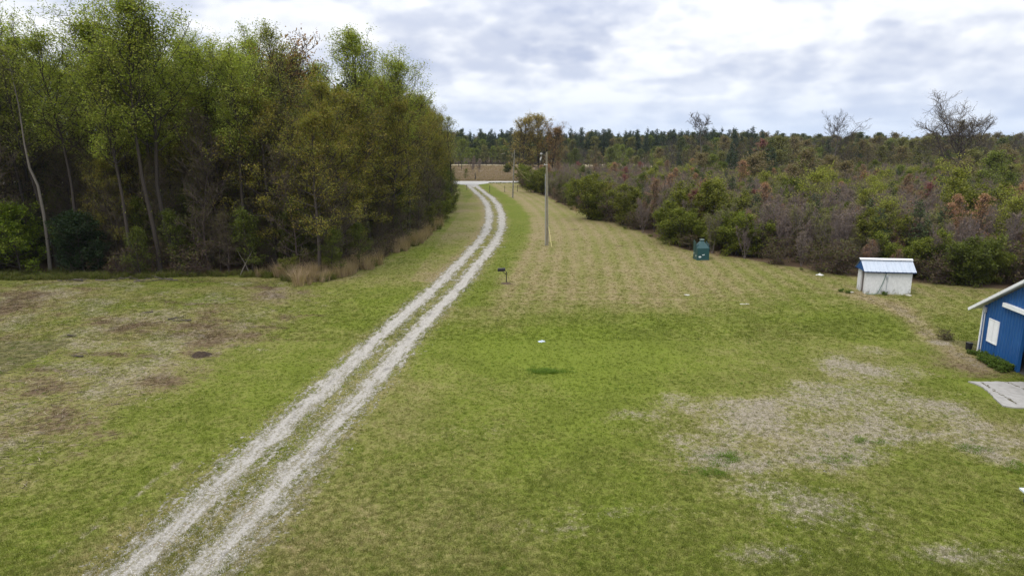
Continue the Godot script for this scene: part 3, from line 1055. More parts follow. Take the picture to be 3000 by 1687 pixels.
func make_building() -> void:
	var t := thing("metal_building", "blue ribbed metal building with white trim and louvred shutters", "building", Vector3(24.3, 0, -34.1), -0.1)
	var blue := textured(noise_texture(0.01, Color(0.012, 0.075, 0.235), Color(0.018, 0.098, 0.29), 51, 256, 5), 0.3, 0.38, 0.0, 0.5)
	var white := textured(noise_texture(0.02, Color(0.70, 0.72, 0.74), Color(0.80, 0.82, 0.83), 52, 256, 5), 0.6, 0.45)
	var silver := textured(noise_texture(0.02, Color(0.50, 0.52, 0.54), Color(0.62, 0.64, 0.66), 53, 256, 5), 0.4, 0.4, 0.3)
	var grey := mat(Color(0.35, 0.37, 0.38), 0.5)
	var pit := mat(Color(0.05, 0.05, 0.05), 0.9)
	var width := 9.2
	var deep := 12.0
	var eave := 2.42
	var slope := 0.57
	var top := func(z: float) -> float: return eave + slope * (z if z < width / 2.0 else width - z)
	var d0 := 3.33
	var d1 := 6.0
	var dh := 2.8
	# gable sheets, one by one
	var z := 0.0
	while z < width - 0.01:
		var z1 := minf(z + 0.92, width)
		var b := Buf.new()
		if z1 <= d0 or z >= d1:
			ribbed(b, 0.0, z, z1, 0.02, top)
		elif z < d0:
			ribbed(b, 0.0, z, d0, 0.02, top)
			ribbed(b, 0.0, d0, z1, dh, top)
		elif z1 > d1:
			ribbed(b, 0.0, z, d1, dh, top)
			ribbed(b, 0.0, d1, z1, 0.02, top)
		else:
			ribbed(b, 0.0, z, z1, dh, top)
		part("wall_sheet", b, blue, t)
		z = z1
	# the other walls
	var w := Buf.new()
	w.box(Vector3(0.03, 0, 0.0), Vector3(deep, eave - 0.02, 0.05))
	part("side_wall", w, blue, t)
	w = Buf.new()
	w.box(Vector3(0.03, 0, width - 0.05), Vector3(deep, eave - 0.02, width))
	part("side_wall", w, blue, t)
	w = Buf.new()
	w.quad(Vector3(deep, 0, width), Vector3(deep, eave, width), Vector3(deep, eave, 0), Vector3(deep, 0, 0))
	w.quad(Vector3(deep, eave, width), Vector3(deep, eave + slope * width / 2.0, width / 2.0), Vector3(deep, eave, 0), Vector3(deep, eave, 0))
	part("back_wall", w, blue, t)
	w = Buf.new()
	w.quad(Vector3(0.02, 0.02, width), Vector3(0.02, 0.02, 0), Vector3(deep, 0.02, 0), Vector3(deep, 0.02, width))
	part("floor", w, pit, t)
	# door posts and head
	w = Buf.new()
	w.box(Vector3(-0.03, 0.0, d0 - 0.05), Vector3(0.12, dh, d0 + 0.0), Transform3D(), Color.WHITE)
	part("door_post", w, blue, t)
	w = Buf.new()
	w.box(Vector3(-0.03, 0.0, d1), Vector3(0.12, dh, d1 + 0.05))
	part("door_post", w, blue, t)
	# roof, two slopes with an overhang
	for s in 2:
		var b := Buf.new()
		var rise := atan(slope)
		var run := width / 2.0 + 0.72
		var x0 := -0.32
		var n := int((deep + 0.6) / 0.25)
		for i in n:
			var xa := x0 + i * 0.25
			for q in [[0.0, 0.0, 0.2, 0.0], [0.2, 0.0, 0.215, 0.025], [0.215, 0.025, 0.235, 0.025], [0.235, 0.025, 0.25, 0.0]]:
				var pts := []
				for e in [[q[0], q[1], 0], [q[0], q[1], 1], [q[2], q[3], 1], [q[2], q[3], 0]]:
					var zz: float = (width / 2.0 - run * e[2]) if s == 0 else (width / 2.0 + run * e[2])
					pts.append(Vector3(xa + e[0], eave + slope * width / 2.0 - slope * run * e[2] + 0.13 + e[1], zz))
				if s == 0:
					b.quad(pts[1], pts[0], pts[3], pts[2])
				else:
					b.quad(pts[0], pts[1], pts[2], pts[3])
		part("roof_slope", b, silver, t)
		# rake trim along the gable edge
		var r := Buf.new()
		var sg := -1.0 if s == 0 else 1.0
		var tr := Transform3D(Basis(Vector3.RIGHT, sg * rise), Vector3(0, eave + slope * width / 2.0 + 0.03, width / 2.0))
		if s == 0:
			r.box(Vector3(-0.36, -0.03, -run / cos(rise)), Vector3(-0.325, 0.12, 0.0), tr, Color.WHITE, 0.008)
			r.box(Vector3(-0.325, 0.045, -run / cos(rise)), Vector3(-0.04, 0.07, 0.0), tr)
		else:
			r.box(Vector3(-0.36, -0.03, 0.0), Vector3(-0.325, 0.12, run / cos(rise)), tr, Color.WHITE, 0.008)
			r.box(Vector3(-0.325, 0.045, 0.0), Vector3(-0.04, 0.07, run / cos(rise)), tr)
		part("rake_trim", r, white, t)
	var rc := Buf.new()
	rc.quad(Vector3(-0.34, eave + slope * width / 2.0 + 0.09, width / 2.0 - 0.18), Vector3(-0.34, eave + slope * width / 2.0 + 0.185, width / 2.0), Vector3(deep + 0.3, eave + slope * width / 2.0 + 0.185, width / 2.0), Vector3(deep + 0.3, eave + slope * width / 2.0 + 0.09, width / 2.0 - 0.18))
	rc.quad(Vector3(deep + 0.3, eave + slope * width / 2.0 + 0.09, width / 2.0 + 0.18), Vector3(deep + 0.3, eave + slope * width / 2.0 + 0.185, width / 2.0), Vector3(-0.34, eave + slope * width / 2.0 + 0.185, width / 2.0), Vector3(-0.34, eave + slope * width / 2.0 + 0.09, width / 2.0 + 0.18))
	part("ridge_cap", rc, silver, t)
	# corner trim
	w = Buf.new()
	w.box(Vector3(-0.035, 0.02, -0.03), Vector3(0.06, eave + 0.0, 0.055), Transform3D(), Color.WHITE, 0.006)
	part("corner_trim", w, white, t)
	# louvred shutters over the window
	var win := Buf.new()
	var z0 := 0.70
	var z2 := 1.56
	var y0 := 0.78
	var y2 := 1.98
	win.box(Vector3(-0.075, y0, z0), Vector3(-0.024, y0 + 0.055, z2), Transform3D(), Color.WHITE, 0.005)
	win.box(Vector3(-0.075, y2 - 0.055, z0), Vector3(-0.024, y2, z2), Transform3D(), Color.WHITE, 0.005)
	win.box(Vector3(-0.074, y0 + 0.055, z0), Vector3(-0.024, y2 - 0.055, z0 + 0.05), Transform3D(), Color.WHITE, 0.005)
	win.box(Vector3(-0.074, y0 + 0.055, z2 - 0.05), Vector3(-0.024, y2 - 0.055, z2), Transform3D(), Color.WHITE, 0.005)
	var frame := part("window_frame", win, white, t)
	var back := Buf.new()
	back.box(Vector3(-0.03, y0 + 0.05, z0 + 0.045), Vector3(-0.0245, y2 - 0.05, z2 - 0.045))
	part("window_back", back, grey, frame)
	for k in 2:
		var za := z0 + 0.05 if k == 0 else (z0 + z2) / 2.0 + 0.012
		var zb := (z0 + z2) / 2.0 - 0.012 if k == 0 else z2 - 0.05
		var leafb := Buf.new()
		leafb.box(Vector3(-0.066, y0 + 0.056, za), Vector3(-0.031, y2 - 0.056, za + 0.03))
		leafb.box(Vector3(-0.066, y0 + 0.056, zb - 0.03), Vector3(-0.031, y2 - 0.056, zb))
		var sh := part("shutter", leafb, white, t)
		for i in 9:
			var sl := Buf.new()
			var yy := y0 + 0.125 + i * 0.119
			sl.box(Vector3(-0.012, -0.07, za + 0.032), Vector3(0.0, 0.062, zb - 0.032), Transform3D(Basis(Vector3.BACK, -0.22), Vector3(-0.045, yy, 0)))
			part("louvre", sl, white, sh)
	# electric box and conduit
	w = Buf.new()
	w.box(Vector3(-0.13, 2.17, 0.19), Vector3(-0.024, 2.44, 0.36), Transform3D(), Color.WHITE, 0.01)
	part("electric_box", w, grey, t)
	w = Buf.new()
	w.tube(line(Vector3(-0.06, 0.0, 0.33), Vector3(-0.06, 2.2, 0.28)), rad(0.028, 0.028), 10, Color.WHITE)
	part("conduit", w, textured(noise_texture(0.02, Color(0.42, 0.44, 0.47), Color(0.5, 0.52, 0.54), 54, 128), 1.0, 0.5), t)
	# cover of the sliding-door track
	w = Buf.new()
	w.box(Vector3(-0.19, 2.83, 1.78), Vector3(-0.165, 3.03, 8.6), Transform3D(), Color.WHITE, 0.006)
	w.box(Vector3(-0.165, 3.0, 1.78), Vector3(-0.024, 3.03, 8.6))
	w.box(Vector3(-0.185, 2.83, 1.755), Vector3(-0.024, 2.86, 1.79))
	part("track_cover", w, white, t)
	# concrete pad in front of the opening
	var pad := Buf.new()
	var edge := [Vector2(20.75, -29.42), Vector2(20.95, -28.9), Vector2(20.85, -28.3), Vector2(20.6, -27.6), Vector2(20.42, -27.0), Vector2(20.3, -26.55), Vector2(20.55, -26.36), Vector2(21.0, -26.3), Vector2(25.2, -26.1), Vector2(24.05, -29.2), Vector2(23.0, -29.36)]
	var fine := []
	rng.seed = 55
	for i in edge.size():
		var a: Vector2 = edge[i]
		var e: Vector2 = edge[(i + 1) % edge.size()]
		var n := maxi(1, int(a.distance_to(e) / 0.12))
		for k in n:
			fine.append(a.lerp(e, float(k) / n) + Vector2(rng.randfn(0, 0.02), rng.randfn(0, 0.02)))
	var pv := PackedVector2Array(fine)
	var idx := Geometry2D.triangulate_polygon(pv)
	for i in range(0, idx.size(), 3):
		var q := []
		for k in 3:
			q.append(Vector3(pv[idx[i + k]].x, 0.055, pv[idx[i + k]].y))
		if (q[1] - q[0]).cross(q[2] - q[0]).y > 0:
			pad.quad(q[0], q[2], q[1], q[0])
		else:
			pad.quad(q[0], q[1], q[2], q[0])
	for i in pv.size():
		var a := pv[i]
		var e := pv[(i + 1) % pv.size()]
		pad.quad(Vector3(a.x, 0.055, a.y), Vector3(e.x, 0.055, e.y), Vector3(e.x, -0.02, e.y), Vector3(a.x, -0.02, a.y))
	var conc := textured(noise_texture(0.012, Color(0.27, 0.26, 0.245), Color(0.38, 0.37, 0.35), 56, 512, 6), 0.35, 0.9, 0.0, 0.2)
	conc.uv1_world_triplanar = true
	var po := MeshInstance3D.new()
	po.name = "concrete_apron"
	po.mesh = pad.mesh(conc)
	add_child(po)
	meta(po, "cracked pale concrete apron before the blue building", "pavement", "", "structure")
	var earth := mat(Color(0.085, 0.075, 0.045), 0.95, 0.0, 0.1)
	for c in [[Vector2(21.25, -29.3), Vector2(20.95, -26.5)], [Vector2(22.4, -29.3), Vector2(22.75, -27.6)]]:
		var cb := Buf.new()
		var n := 46
		for i in n:
			if rng.randf() < 0.35:
				continue
			var m: Vector2 = (c[0] as Vector2).lerp(c[1], (i + rng.randf()) / n) + Vector2(rng.randfn(0, 0.03), 0)
			var r := rng.randf_range(0.02, 0.07)
			var f := cb.v.size()
			cb.v.append(Vector3(m.x, 0.064, m.y))
			cb.n.append(Vector3.UP)
			cb.c.append(Color.WHITE)
			for k in 7:
				var a := TAU * k / 7.0
				var rr := r * rng.randf_range(0.5, 1.3)
				cb.v.append(Vector3(m.x + cos(a) * rr * 0.8, 0.058, m.y + sin(a) * rr * 1.6))
				cb.n.append(Vector3.UP)
				cb.c.append(Color.WHITE)
			for k in 7:
				cb.tri(f, f + 1 + k, f + 1 + (k + 1) % 7)
		var ck := part("crack_soil", cb, earth, po)
		ck.set_meta("kind", "stuff")
	# black tub by the far corner
	var bk := Buf.new()
	bk.tube(PackedVector3Array([Vector3(0, 0, 0), Vector3(0, 0.34, 0), Vector3(0, 0.36, 0)]), PackedFloat32Array([0.14, 0.17, 0.18]), 16, Color.WHITE)
	bk.tube(PackedVector3Array([Vector3(0, 0.36, 0), Vector3(0, 0.02, 0)]), PackedFloat32Array([0.165, 0.125]), 16, Color.WHITE, true)
	var o := single("bucket", bk, mat(Color(0.012, 0.012, 0.013), 0.5), "black plastic bucket at the corner of the blue building", "bucket")
	o.position = Vector3(24.05, 0, -34.42)


func make_shed() -> void:
	var t := thing("pump_shed", "small white block shed with blue gables and metal roof", "shed", Vector3(25.29, 0, -47.76), deg_to_rad(-8.0))
	# local: +x along the front wall, -z into the shed
	var length := 3.08
	var deep := 1.62
	var hgt := 1.64
	var wallm := textured(stained_wall(), 1.0, 0.85)
	wallm.uv1_triplanar = false
	var blue := mat(Color(0.012, 0.07, 0.23), 0.5)
	var navy := mat(Color(0.01, 0.03, 0.10), 0.5)
	var tin := textured(noise_texture(0.012, Color(0.36, 0.41, 0.48), Color(0.47, 0.51, 0.57), 61, 256, 5), 0.7, 0.35, 0.35)
	var front := Buf.new()
	front.box(Vector3(0, 0, -0.14), Vector3(length, hgt, 0.0))
	uv_box(front, length, hgt)
	part("front_wall", front, wallm, t)
	var bw := Buf.new()
	bw.box(Vector3(0, 0, -deep), Vector3(length, hgt, -deep + 0.14))
	uv_box(bw, length, hgt)
	part("back_wall", bw, wallm, t)
	for s in 2:
		var x0 := 0.0 if s == 0 else length - 0.14
		var pieces := [[-deep + 0.14, -0.14]]
		if s == 0:
			pieces = [[-deep + 0.14, -0.96], [-0.36, -0.14]]   # the doorway between
		var sw := Buf.new()
		for q in pieces:
			sw.box(Vector3(x0, 0, q[0]), Vector3(x0 + 0.14, hgt, q[1]))
		uv_box(sw, length, hgt)
		part("end_wall", sw, wallm, t)
	var dr := Buf.new()
	for k in 4:
		dr.box(Vector3(0.09, 0.03, -0.95 + k * 0.148), Vector3(0.12, hgt - 0.02, -0.95 + k * 0.148 + 0.14), Transform3D(), Color.WHITE, 0.004)
	part("door", dr, textured(noise_texture(0.02, Color(0.09, 0.075, 0.07), Color(0.15, 0.13, 0.12), 62, 256), 0.8, 0.9), t)
	# blue gables
	var ridge := 2.36
	var over := 0.2
	for s in 2:
		var gb := Buf.new()
		var xa := -0.16 if s == 0 else length + 0.13
		var xb := xa + 0.03
		var za := 0.1
		var zb := -deep - 0.1
		var zm := -deep / 2.0
		var yb := hgt + 0.03
		gb.quad(Vector3(xa, yb - 0.03, zb), Vector3(xa, ridge, zm), Vector3(xa, yb - 0.03, za), Vector3(xa, yb - 0.03, za))
		gb.quad(Vector3(xb, yb - 0.03, za), Vector3(xb, ridge, zm), Vector3(xb, yb - 0.03, zb), Vector3(xb, yb - 0.03, zb))
		gb.quad(Vector3(xa, yb - 0.03, za), Vector3(xb, yb - 0.03, za), Vector3(xb, yb - 0.03, zb), Vector3(xa, yb - 0.03, zb))
		part("gable", gb, blue, t)
	# ribbed roof, one sheet after another
	for s in 2:
		var run := deep / 2.0 + over
		var yl := ridge - run * (ridge - hgt - 0.03) / (deep / 2.0 + 0.1)
		var x := -0.22
		while x < length + 0.14:
			var b := Buf.new()
			for q in [[0.0, 0.0, 0.2, 0.0], [0.2, 0.0, 0.22, 0.022], [0.22, 0.022, 0.25, 0.022], [0.25, 0.022, 0.27, 0.0], [0.27, 0.0, 0.44, 0.0], [0.44, 0.0, 0.46, 0.022], [0.46, 0.022, 0.49, 0.022], [0.49, 0.022, 0.51, 0.0], [0.51, 0.0, 0.58, 0.0]]:
				var pts := []
				for e in [[q[0], q[1], 0], [q[0], q[1], 1], [q[2], q[3], 1], [q[2], q[3], 0]]:
					var zz: float = -deep / 2.0 + (run if s == 0 else -run) * e[2]
					pts.append(Vector3(x + e[0], lerpf(ridge, yl, e[2]) + 0.06 + e[1], zz))
				if s == 0:
					b.quad(pts[0], pts[1], pts[2], pts[3])
				else:
					b.quad(pts[1], pts[0], pts[3], pts[2])
			part("roof_sheet", b, tin, t)
			x += 0.58
		var fs := Buf.new()
		var zf := -deep / 2.0 + (run - 0.03 if s == 0 else -run + 0.03)
		fs.box(Vector3(-0.2, yl - 0.02, zf - 0.02), Vector3(length + 0.16, yl + 0.05, zf + 0.02))
		part("fascia", fs, navy, t)
		var sof := Buf.new()
		var zi := 0.0 if s == 0 else -deep
		sof.quad(Vector3(-0.19, hgt + 0.005, zf), Vector3(-0.19, hgt + 0.005, zi - (0.1 if s == 0 else -0.1)), Vector3(length + 0.15, hgt + 0.005, zi - (0.1 if s == 0 else -0.1)), Vector3(length + 0.15, yl + 0.0, zf))
		part("soffit", sof, navy, t)
		if s == 0:
			for xx in [0.72, 1.98, 2.6]:
				var raf := Buf.new()
				raf.box(Vector3(xx, hgt - 0.08, 0.002), Vector3(xx + 0.04, hgt + 0.0, 0.12))
				part("rafter_end", raf, navy, t)
	var cap := Buf.new()
	cap.quad(Vector3(-0.3, ridge + 0.02, -deep / 2.0 + 0.2), Vector3(length + 0.2, ridge + 0.02, -deep / 2.0 + 0.2), Vector3(length + 0.2, ridge + 0.12, -deep / 2.0), Vector3(-0.3, ridge + 0.12, -deep / 2.0))
	cap.quad(Vector3(-0.3, ridge + 0.12, -deep / 2.0), Vector3(length + 0.2, ridge + 0.12, -deep / 2.0), Vector3(length + 0.2, ridge + 0.02, -deep / 2.0 - 0.2), Vector3(-0.3, ridge + 0.02, -deep / 2.0 - 0.2))
	part("ridge_cap", cap, mat(Color(0.66, 0.68, 0.70), 0.4, 0.2), t)
	# meter box on its pipe
	var mb := Buf.new()
	mb.tube(line(Vector3(1.42, 0.0, 0.05), Vector3(1.42, 1.1, 0.05)), rad(0.02, 0.02), 8, Color.WHITE)
	part("pipe", mb, mat(Color(0.33, 0.36, 0.38), 0.5), t)
	mb = Buf.new()
	mb.box(Vector3(1.375, 1.08, 0.0), Vector3(1.465, 1.3, 0.09), Transform3D(), Color.WHITE, 0.01)
	part("switch_box", mb, mat(Color(0.30, 0.33, 0.35), 0.5), t)
	# the hose hangs on the wall
	var hb := Buf.new()
	var pts := PackedVector3Array()
	for p in [[1.34, 1.63, 0.06], [1.30, 1.45, 0.06], [1.22, 1.1, 0.06], [1.12, 0.75, 0.06], [1.0, 0.42, 0.07], [0.88, 0.16, 0.12], [0.7, 0.04, 0.2], [0.45, 0.03, 0.25], [0.2, 0.03, 0.2], [0.05, 0.03, 0.1]]:
		pts.append(Vector3(p[0], p[1], p[2]))
	hb.tube(pts, rad(0.022, 0.022, pts.size() - 1), 8, Color.WHITE)
	var ho := single("garden_hose", hb, mat(Color(0.10, 0.17, 0.14), 0.5), "grey-green hose hanging down the shed's front wall", "hose")
	ho.transform = t.transform


func uv_box(b: Buf, w: float, h: float) -> void:
	b.uv.clear()
	for i in b.v.size():
		var p := b.v[i]
		var n := b.n[i]
		b.uv.append(Vector2((p.x if absf(n.z) > 0.5 else -p.z + 0.7) / w, 1.0 - p.y / h))


func stained_wall() -> ImageTexture:
	# whitewashed block with mildew in ragged patches near the foot and soft grey streaks
	var w := 512
	var h := 256
	var f := FastNoiseLite.new()
	f.seed = 64
	f.frequency = 0.022
	f.fractal_octaves = 5
	var im := Image.create(w, h, false, Image.FORMAT_RGB8)
	for y in h:
		for x in w:
			var n := f.get_noise_2d(x, y)
			var m := f.get_noise_2d(x * 2.0 + 300, y * 0.5)
			var k := f.get_noise_2d(x * 4.0, y * 4.0 + 700)
			var c := Color(0.60, 0.61, 0.62) * (1.0 + n * 0.12 + k * 0.08)
			var foot := clampf((float(y) / h - 0.80) / 0.16 + n * 1.5 + k * 0.7, 0.0, 1.0)
			foot *= clampf(f.get_noise_2d(x * 0.5 + 90, 5.0) * 3.0 + 0.55, 0.0, 1.0)
			c = c.lerp(Color(0.13, 0.13, 0.10), foot * 0.75)
			if y > h * 0.93:
				c = c.lerp(Color(0.42, 0.41, 0.28), clampf(m * 2.0 + 0.4, 0.0, 0.8))
			c = c.lerp(Color(0.34, 0.35, 0.35), clampf(m * 1.2 - 0.25, 0.0, 0.35))
			im.set_pixel(x, y, c.linear_to_srgb())
	return ImageTexture.create_from_image(im)


func make_bin() -> void:
	# green steel recycling container: square body, hipped top, short neck, lifting plates at the corners
	var t := thing("recycling_container", "dark green metal container with hipped top and white marks", "container", Vector3(17.5, 0, -62.3), deg_to_rad(4.0))
	var green := textured(noise_texture(0.015, Color(0.006, 0.038, 0.042), Color(0.014, 0.070, 0.073), 71, 512, 6), 0.8, 0.42, 0.0, 0.5)
	var a := 0.56
	var sh := 1.12
	var body := Buf.new()
	body.box(Vector3(-a, 0.02, -a), Vector3(a, sh, a), Transform3D(), Color.WHITE, 0.02)
	part("body", body, green, t)
	var skirt := Buf.new()
	skirt.box(Vector3(-a - 0.02, 0.0, -a - 0.02), Vector3(a + 0.02, 0.09, a + 0.02), Transform3D(), Color.WHITE, 0.01)
	part("base_rail", skirt, green, t)
	var hip := Buf.new()
	var nk := 0.15
	var ht := 1.68
	for k in 4:
		var r := Basis(Vector3.UP, k * PI / 2.0)
		hip.quad(r * Vector3(-a + 0.01, sh - 0.005, a - 0.01), r * Vector3(-nk, ht, nk), r * Vector3(nk, ht, nk), r * Vector3(a - 0.01, sh - 0.005, a - 0.01))
	part("hipped_top", hip, green, t)
	var neck := Buf.new()
	neck.box(Vector3(-nk, ht - 0.03, -nk), Vector3(nk, 1.80, nk), Transform3D(), Color.WHITE, 0.01)
	part("neck", neck, green, t)
	var cap := Buf.new()
	cap.box(Vector3(-nk - 0.035, 1.80, -nk - 0.035), Vector3(nk + 0.035, 1.86, nk + 0.035), Transform3D(), Color.WHITE, 0.01)
	part("cap", cap, mat(Color(0.16, 0.21, 0.20), 0.5), t)
	for q in [[-1.0, -a, 0.05, 1.74, 1.60], [1.0, -a, a * 0.7, 1.62, 1.38]]:
		# side plates that stand up beside the hipped top
		var p := Buf.new()
		var x0: float = q[0] * (a + 0.004)
		var x1: float = q[0] * (a + 0.026)
		var lo := minf(x0, x1)
		var hi := maxf(x0, x1)
		var pts := [Vector2(q[1], 0.75), Vector2(q[1], q[3]), Vector2(q[2], q[4]), Vector2(q[2], 0.75)]
		p.quad(Vector3(lo, pts[0].y, pts[0].x), Vector3(lo, pts[1].y, pts[1].x), Vector3(lo, pts[2].y, pts[2].x), Vector3(lo, pts[3].y, pts[3].x))
		p.quad(Vector3(hi, pts[3].y, pts[3].x), Vector3(hi, pts[2].y, pts[2].x), Vector3(hi, pts[1].y, pts[1].x), Vector3(hi, pts[0].y, pts[0].x))
		for k in 4:
			var u: Vector2 = pts[k]
			var w: Vector2 = pts[(k + 1) % 4]
			p.quad(Vector3(lo, u.y, u.x), Vector3(hi, u.y, u.x), Vector3(hi, w.y, w.x), Vector3(lo, w.y, w.x))
		part("side_plate", p, green, t)
	for k in 2:
		var hd := Buf.new()
		hd.tube(PackedVector3Array([Vector3(0.30, 1.35, 0.34), Vector3(0.36, 1.52, 0.30), Vector3(0.46, 1.50, 0.24), Vector3(0.5, 1.25, 0.42)]) if k == 0 else PackedVector3Array([Vector3(0.06, 1.62, 0.17), Vector3(0.13, 1.64, 0.22), Vector3(0.2, 1.48, 0.30)]), rad(0.014, 0.014, 3 if k == 0 else 2), 6, Color.WHITE)
		part("lifting_bail", hd, mat(Color(0.12, 0.17, 0.17), 0.5), t)
	# remains of pale paint
	rng.seed = 72
	var paint := mat(Color(0.62, 0.68, 0.68), 0.7)
	for q in [[0, -0.36, 0.30, 0.07, 0.09], [0, -0.24, 0.31, 0.07, 0.08], [0, 0.0, 0.49, 0.12, 0.045], [1, 0.22, 0.36, 0.09, 0.10], [1, -0.34, 0.55, 0.05, 0.09], [0, -0.3, 0.36, 0.10, 0.03], [0, 0.09, 0.53, 0.05, 0.03]]:
		var b := Buf.new()
		var f := 0
		b.v.append(Vector3.ZERO)
		var n := 14
		for k in n:
			var an := TAU * k / n
			var rr := rng.randf_range(0.55, 1.15)
			b.v.append(Vector3(cos(an) * q[3] * rr, sin(an) * q[4] * rr, 0))
		for k in n + 1:
			b.n.append(Vector3.BACK)
			b.c.append(Color.WHITE)
		for k in n:
			b.tri(f, f + 1 + (k + 1) % n, f + 1 + k)
		var o := part("paint_mark", b, paint, t)
		o.transform = Transform3D(Basis(), Vector3(q[1], q[2], a + 0.004)) if q[0] == 0 else Transform3D(Basis(Vector3.UP, -PI / 2.0), Vector3(-a - 0.004, q[2], q[1]))


func make_poles() -> void:
	var wood := textured(noise_texture(0.012, Color(0.14, 0.125, 0.085), Color(0.27, 0.245, 0.18), 81, 256, 5), 0.8, 0.9)
	wood.uv1_scale = Vector3(1.5, 0.25, 1.5)
	var steel := mat(Color(0.36, 0.38, 0.40), 0.5, 0.2)
	# near pole
	var t := thing("utility_pole", "tall weathered wooden utility pole with conduit and yard lamp", "utility pole", Vector3(3.68, 0, -70.76))
	var b := Buf.new()
	b.tube(line(Vector3(0, -0.2, 0), Vector3(-0.16, 9.6, 0), 6), rad(0.145, 0.095, 6), 14, Color.WHITE, true)
	part("pole_shaft", b, wood, t)
	b = Buf.new()
	b.tube(line(Vector3(-0.2, 0.0, 0.05), Vector3(-0.27, 7.4, 0.05), 4), rad(0.03, 0.03, 4), 8, Color.WHITE, true)
	part("conduit", b, steel, t)
	b = Buf.new()
	b.tube(line(Vector3(0.14, 0.3, 0.09), Vector3(-0.03, 7.6, 0.08), 4), rad(0.016, 0.016, 4), 6, Color.WHITE)
	part("ground_wire", b, mat(Color(0.34, 0.33, 0.26), 0.6), t)
	b = Buf.new()
	b.tube(PackedVector3Array([Vector3(-0.14, 8.9, 0.08), Vector3(-0.35, 9.25, 0.12), Vector3(-0.62, 9.5, 0.16), Vector3(-0.78, 9.48, 0.18)]), rad(0.018, 0.018, 3), 8, Color.WHITE)
	var arm := part("lamp_arm", b, mat(Color(0.16, 0.15, 0.14), 0.5), t)
	b = Buf.new()
	b.tube(PackedVector3Array([Vector3(-0.72, 9.52, 0.18), Vector3(-0.72, 9.47, 0.18), Vector3(-0.72, 9.40, 0.18), Vector3(-0.72, 9.36, 0.18)]), PackedFloat32Array([0.04, 0.11, 0.14, 0.12]), 12, Color.WHITE, true)
	part("lamp_hood", b, mat(Color(0.42, 0.42, 0.4), 0.4), arm)
	b = Buf.new()
	b.tube(PackedVector3Array([Vector3(-0.70, 9.1, 0.19), Vector3(-0.78, 8.9, 0.19), Vector3(-0.80, 8.75, 0.19)]), PackedFloat32Array([0.06, 0.075, 0.05]), 10, Color.WHITE, true)
	part("lamp_can", b, mat(Color(0.45, 0.43, 0.4), 0.5), arm)
	b = Buf.new()
	b.tube(line(Vector3(-0.72, 9.36, 0.18), Vector3(-0.71, 9.1, 0.19)), rad(0.02, 0.02), 6, Color.WHITE)
	part("lamp_stem", b, mat(Color(0.2, 0.2, 0.2), 0.5), arm)
	b = Buf.new()
	b.box(Vector3(-0.42, 8.28, 0.02), Vector3(-0.05, 8.34, 0.1), Transform3D(), Color.WHITE, 0.008)
	b.tube(line(Vector3(-0.38, 8.34, 0.06), Vector3(-0.38, 8.44, 0.06)), rad(0.035, 0.025), 8, Color.WHITE, true)
	part("bracket", b, mat(Color(0.5, 0.5, 0.48), 0.5), t)
	b = Buf.new()
	b.tube(line(Vector3(0.135, 1.95, 0.1), Vector3(0.42, 0.0, 0.85), 2), rad(0.035, 0.035, 2), 8, Color.WHITE, true)
	part("guy_guard", b, mat(Color(0.55, 0.48, 0.22), 0.5), t)
	# far pole
	t = thing("utility_pole", "slender wooden pole near the road with slack cables", "utility pole", Vector3(0.13, 0, -131.7))
	b = Buf.new()
	b.tube(line(Vector3(0, -0.2, 0), Vector3(0.33, 9.0, 0), 6), rad(0.15, 0.09, 6), 12, Color.WHITE, true)
	part("pole_shaft", b, textured(noise_texture(0.012, Color(0.10, 0.09, 0.07), Color(0.26, 0.25, 0.21), 82, 256, 5), 0.5, 0.9), t)
	b = Buf.new()
	b.box(Vector3(-0.55, 8.45, -0.05), Vector3(0.25, 8.55, 0.05), Transform3D(Basis(Vector3.BACK, 0.2), Vector3(0.0, 0.0, 0.0)))
	part("crossarm", b, mat(Color(0.24, 0.22, 0.16), 0.7), t)
	b = Buf.new()
	b.tube(line(Vector3(-0.1, 7.6, 0.05), Vector3(-0.1, 8.3, 0.05)), rad(0.07, 0.07), 8, Color.WHITE, true)
	part("crossarm", b, mat(Color(0.24, 0.22, 0.16), 0.7), t)
	for k in 2:
		var c := Buf.new()
		var p0 := Vector3(0.36, 6.3, 0.05)
		var p1 := Vector3(2.7, 4.6, 0.4) if k == 0 else Vector3(3.0, 3.2, 0.3)
		var pts := PackedVector3Array()
		for i in 13:
			var u := i / 12.0
			pts.append(p0.lerp(p1, u) - Vector3(0, (0.75 if k == 0 else 0.45) * 4.0 * u * (1.0 - u) * 0.5, 0))
		c.tube(pts, rad(0.03, 0.03, 12), 6, Color.WHITE)
		part("slack_cable", c, mat(Color(0.30, 0.26, 0.12), 0.7), t)
	# fence posts by the road
	var dark := textured(noise_texture(0.02, Color(0.05, 0.045, 0.035), Color(0.12, 0.11, 0.085), 83, 128, 4), 0.5, 0.9)
	var spots := [[-11.94, -147.8, 1.35], [-9.95, -151.6, 1.2], [-4.71, -145.35, 1.4], [-1.56, -145.96, 1.35], [1.15, -147.18, 1.35]]
	for i in 5:
		var s: Array = spots[i]
		b = Buf.new()
		b.tube(line(Vector3(0, -0.1, 0), Vector3(0.03 * (i - 2), s[2], 0), 2), rad(0.06, 0.05, 2), 8, Color.WHITE, true)
		var west := i < 2
		var o := single("fence_post", b, dark, "thin dark fence post in the grass " + ("between the wood and the drive's mouth" if west else "between the drive's mouth and the thicket"), "fence post", "fence posts west of the drive" if west else "fence posts east of the drive")
		o.position = Vector3(s[0], 0, s[1])
	b = Buf.new()
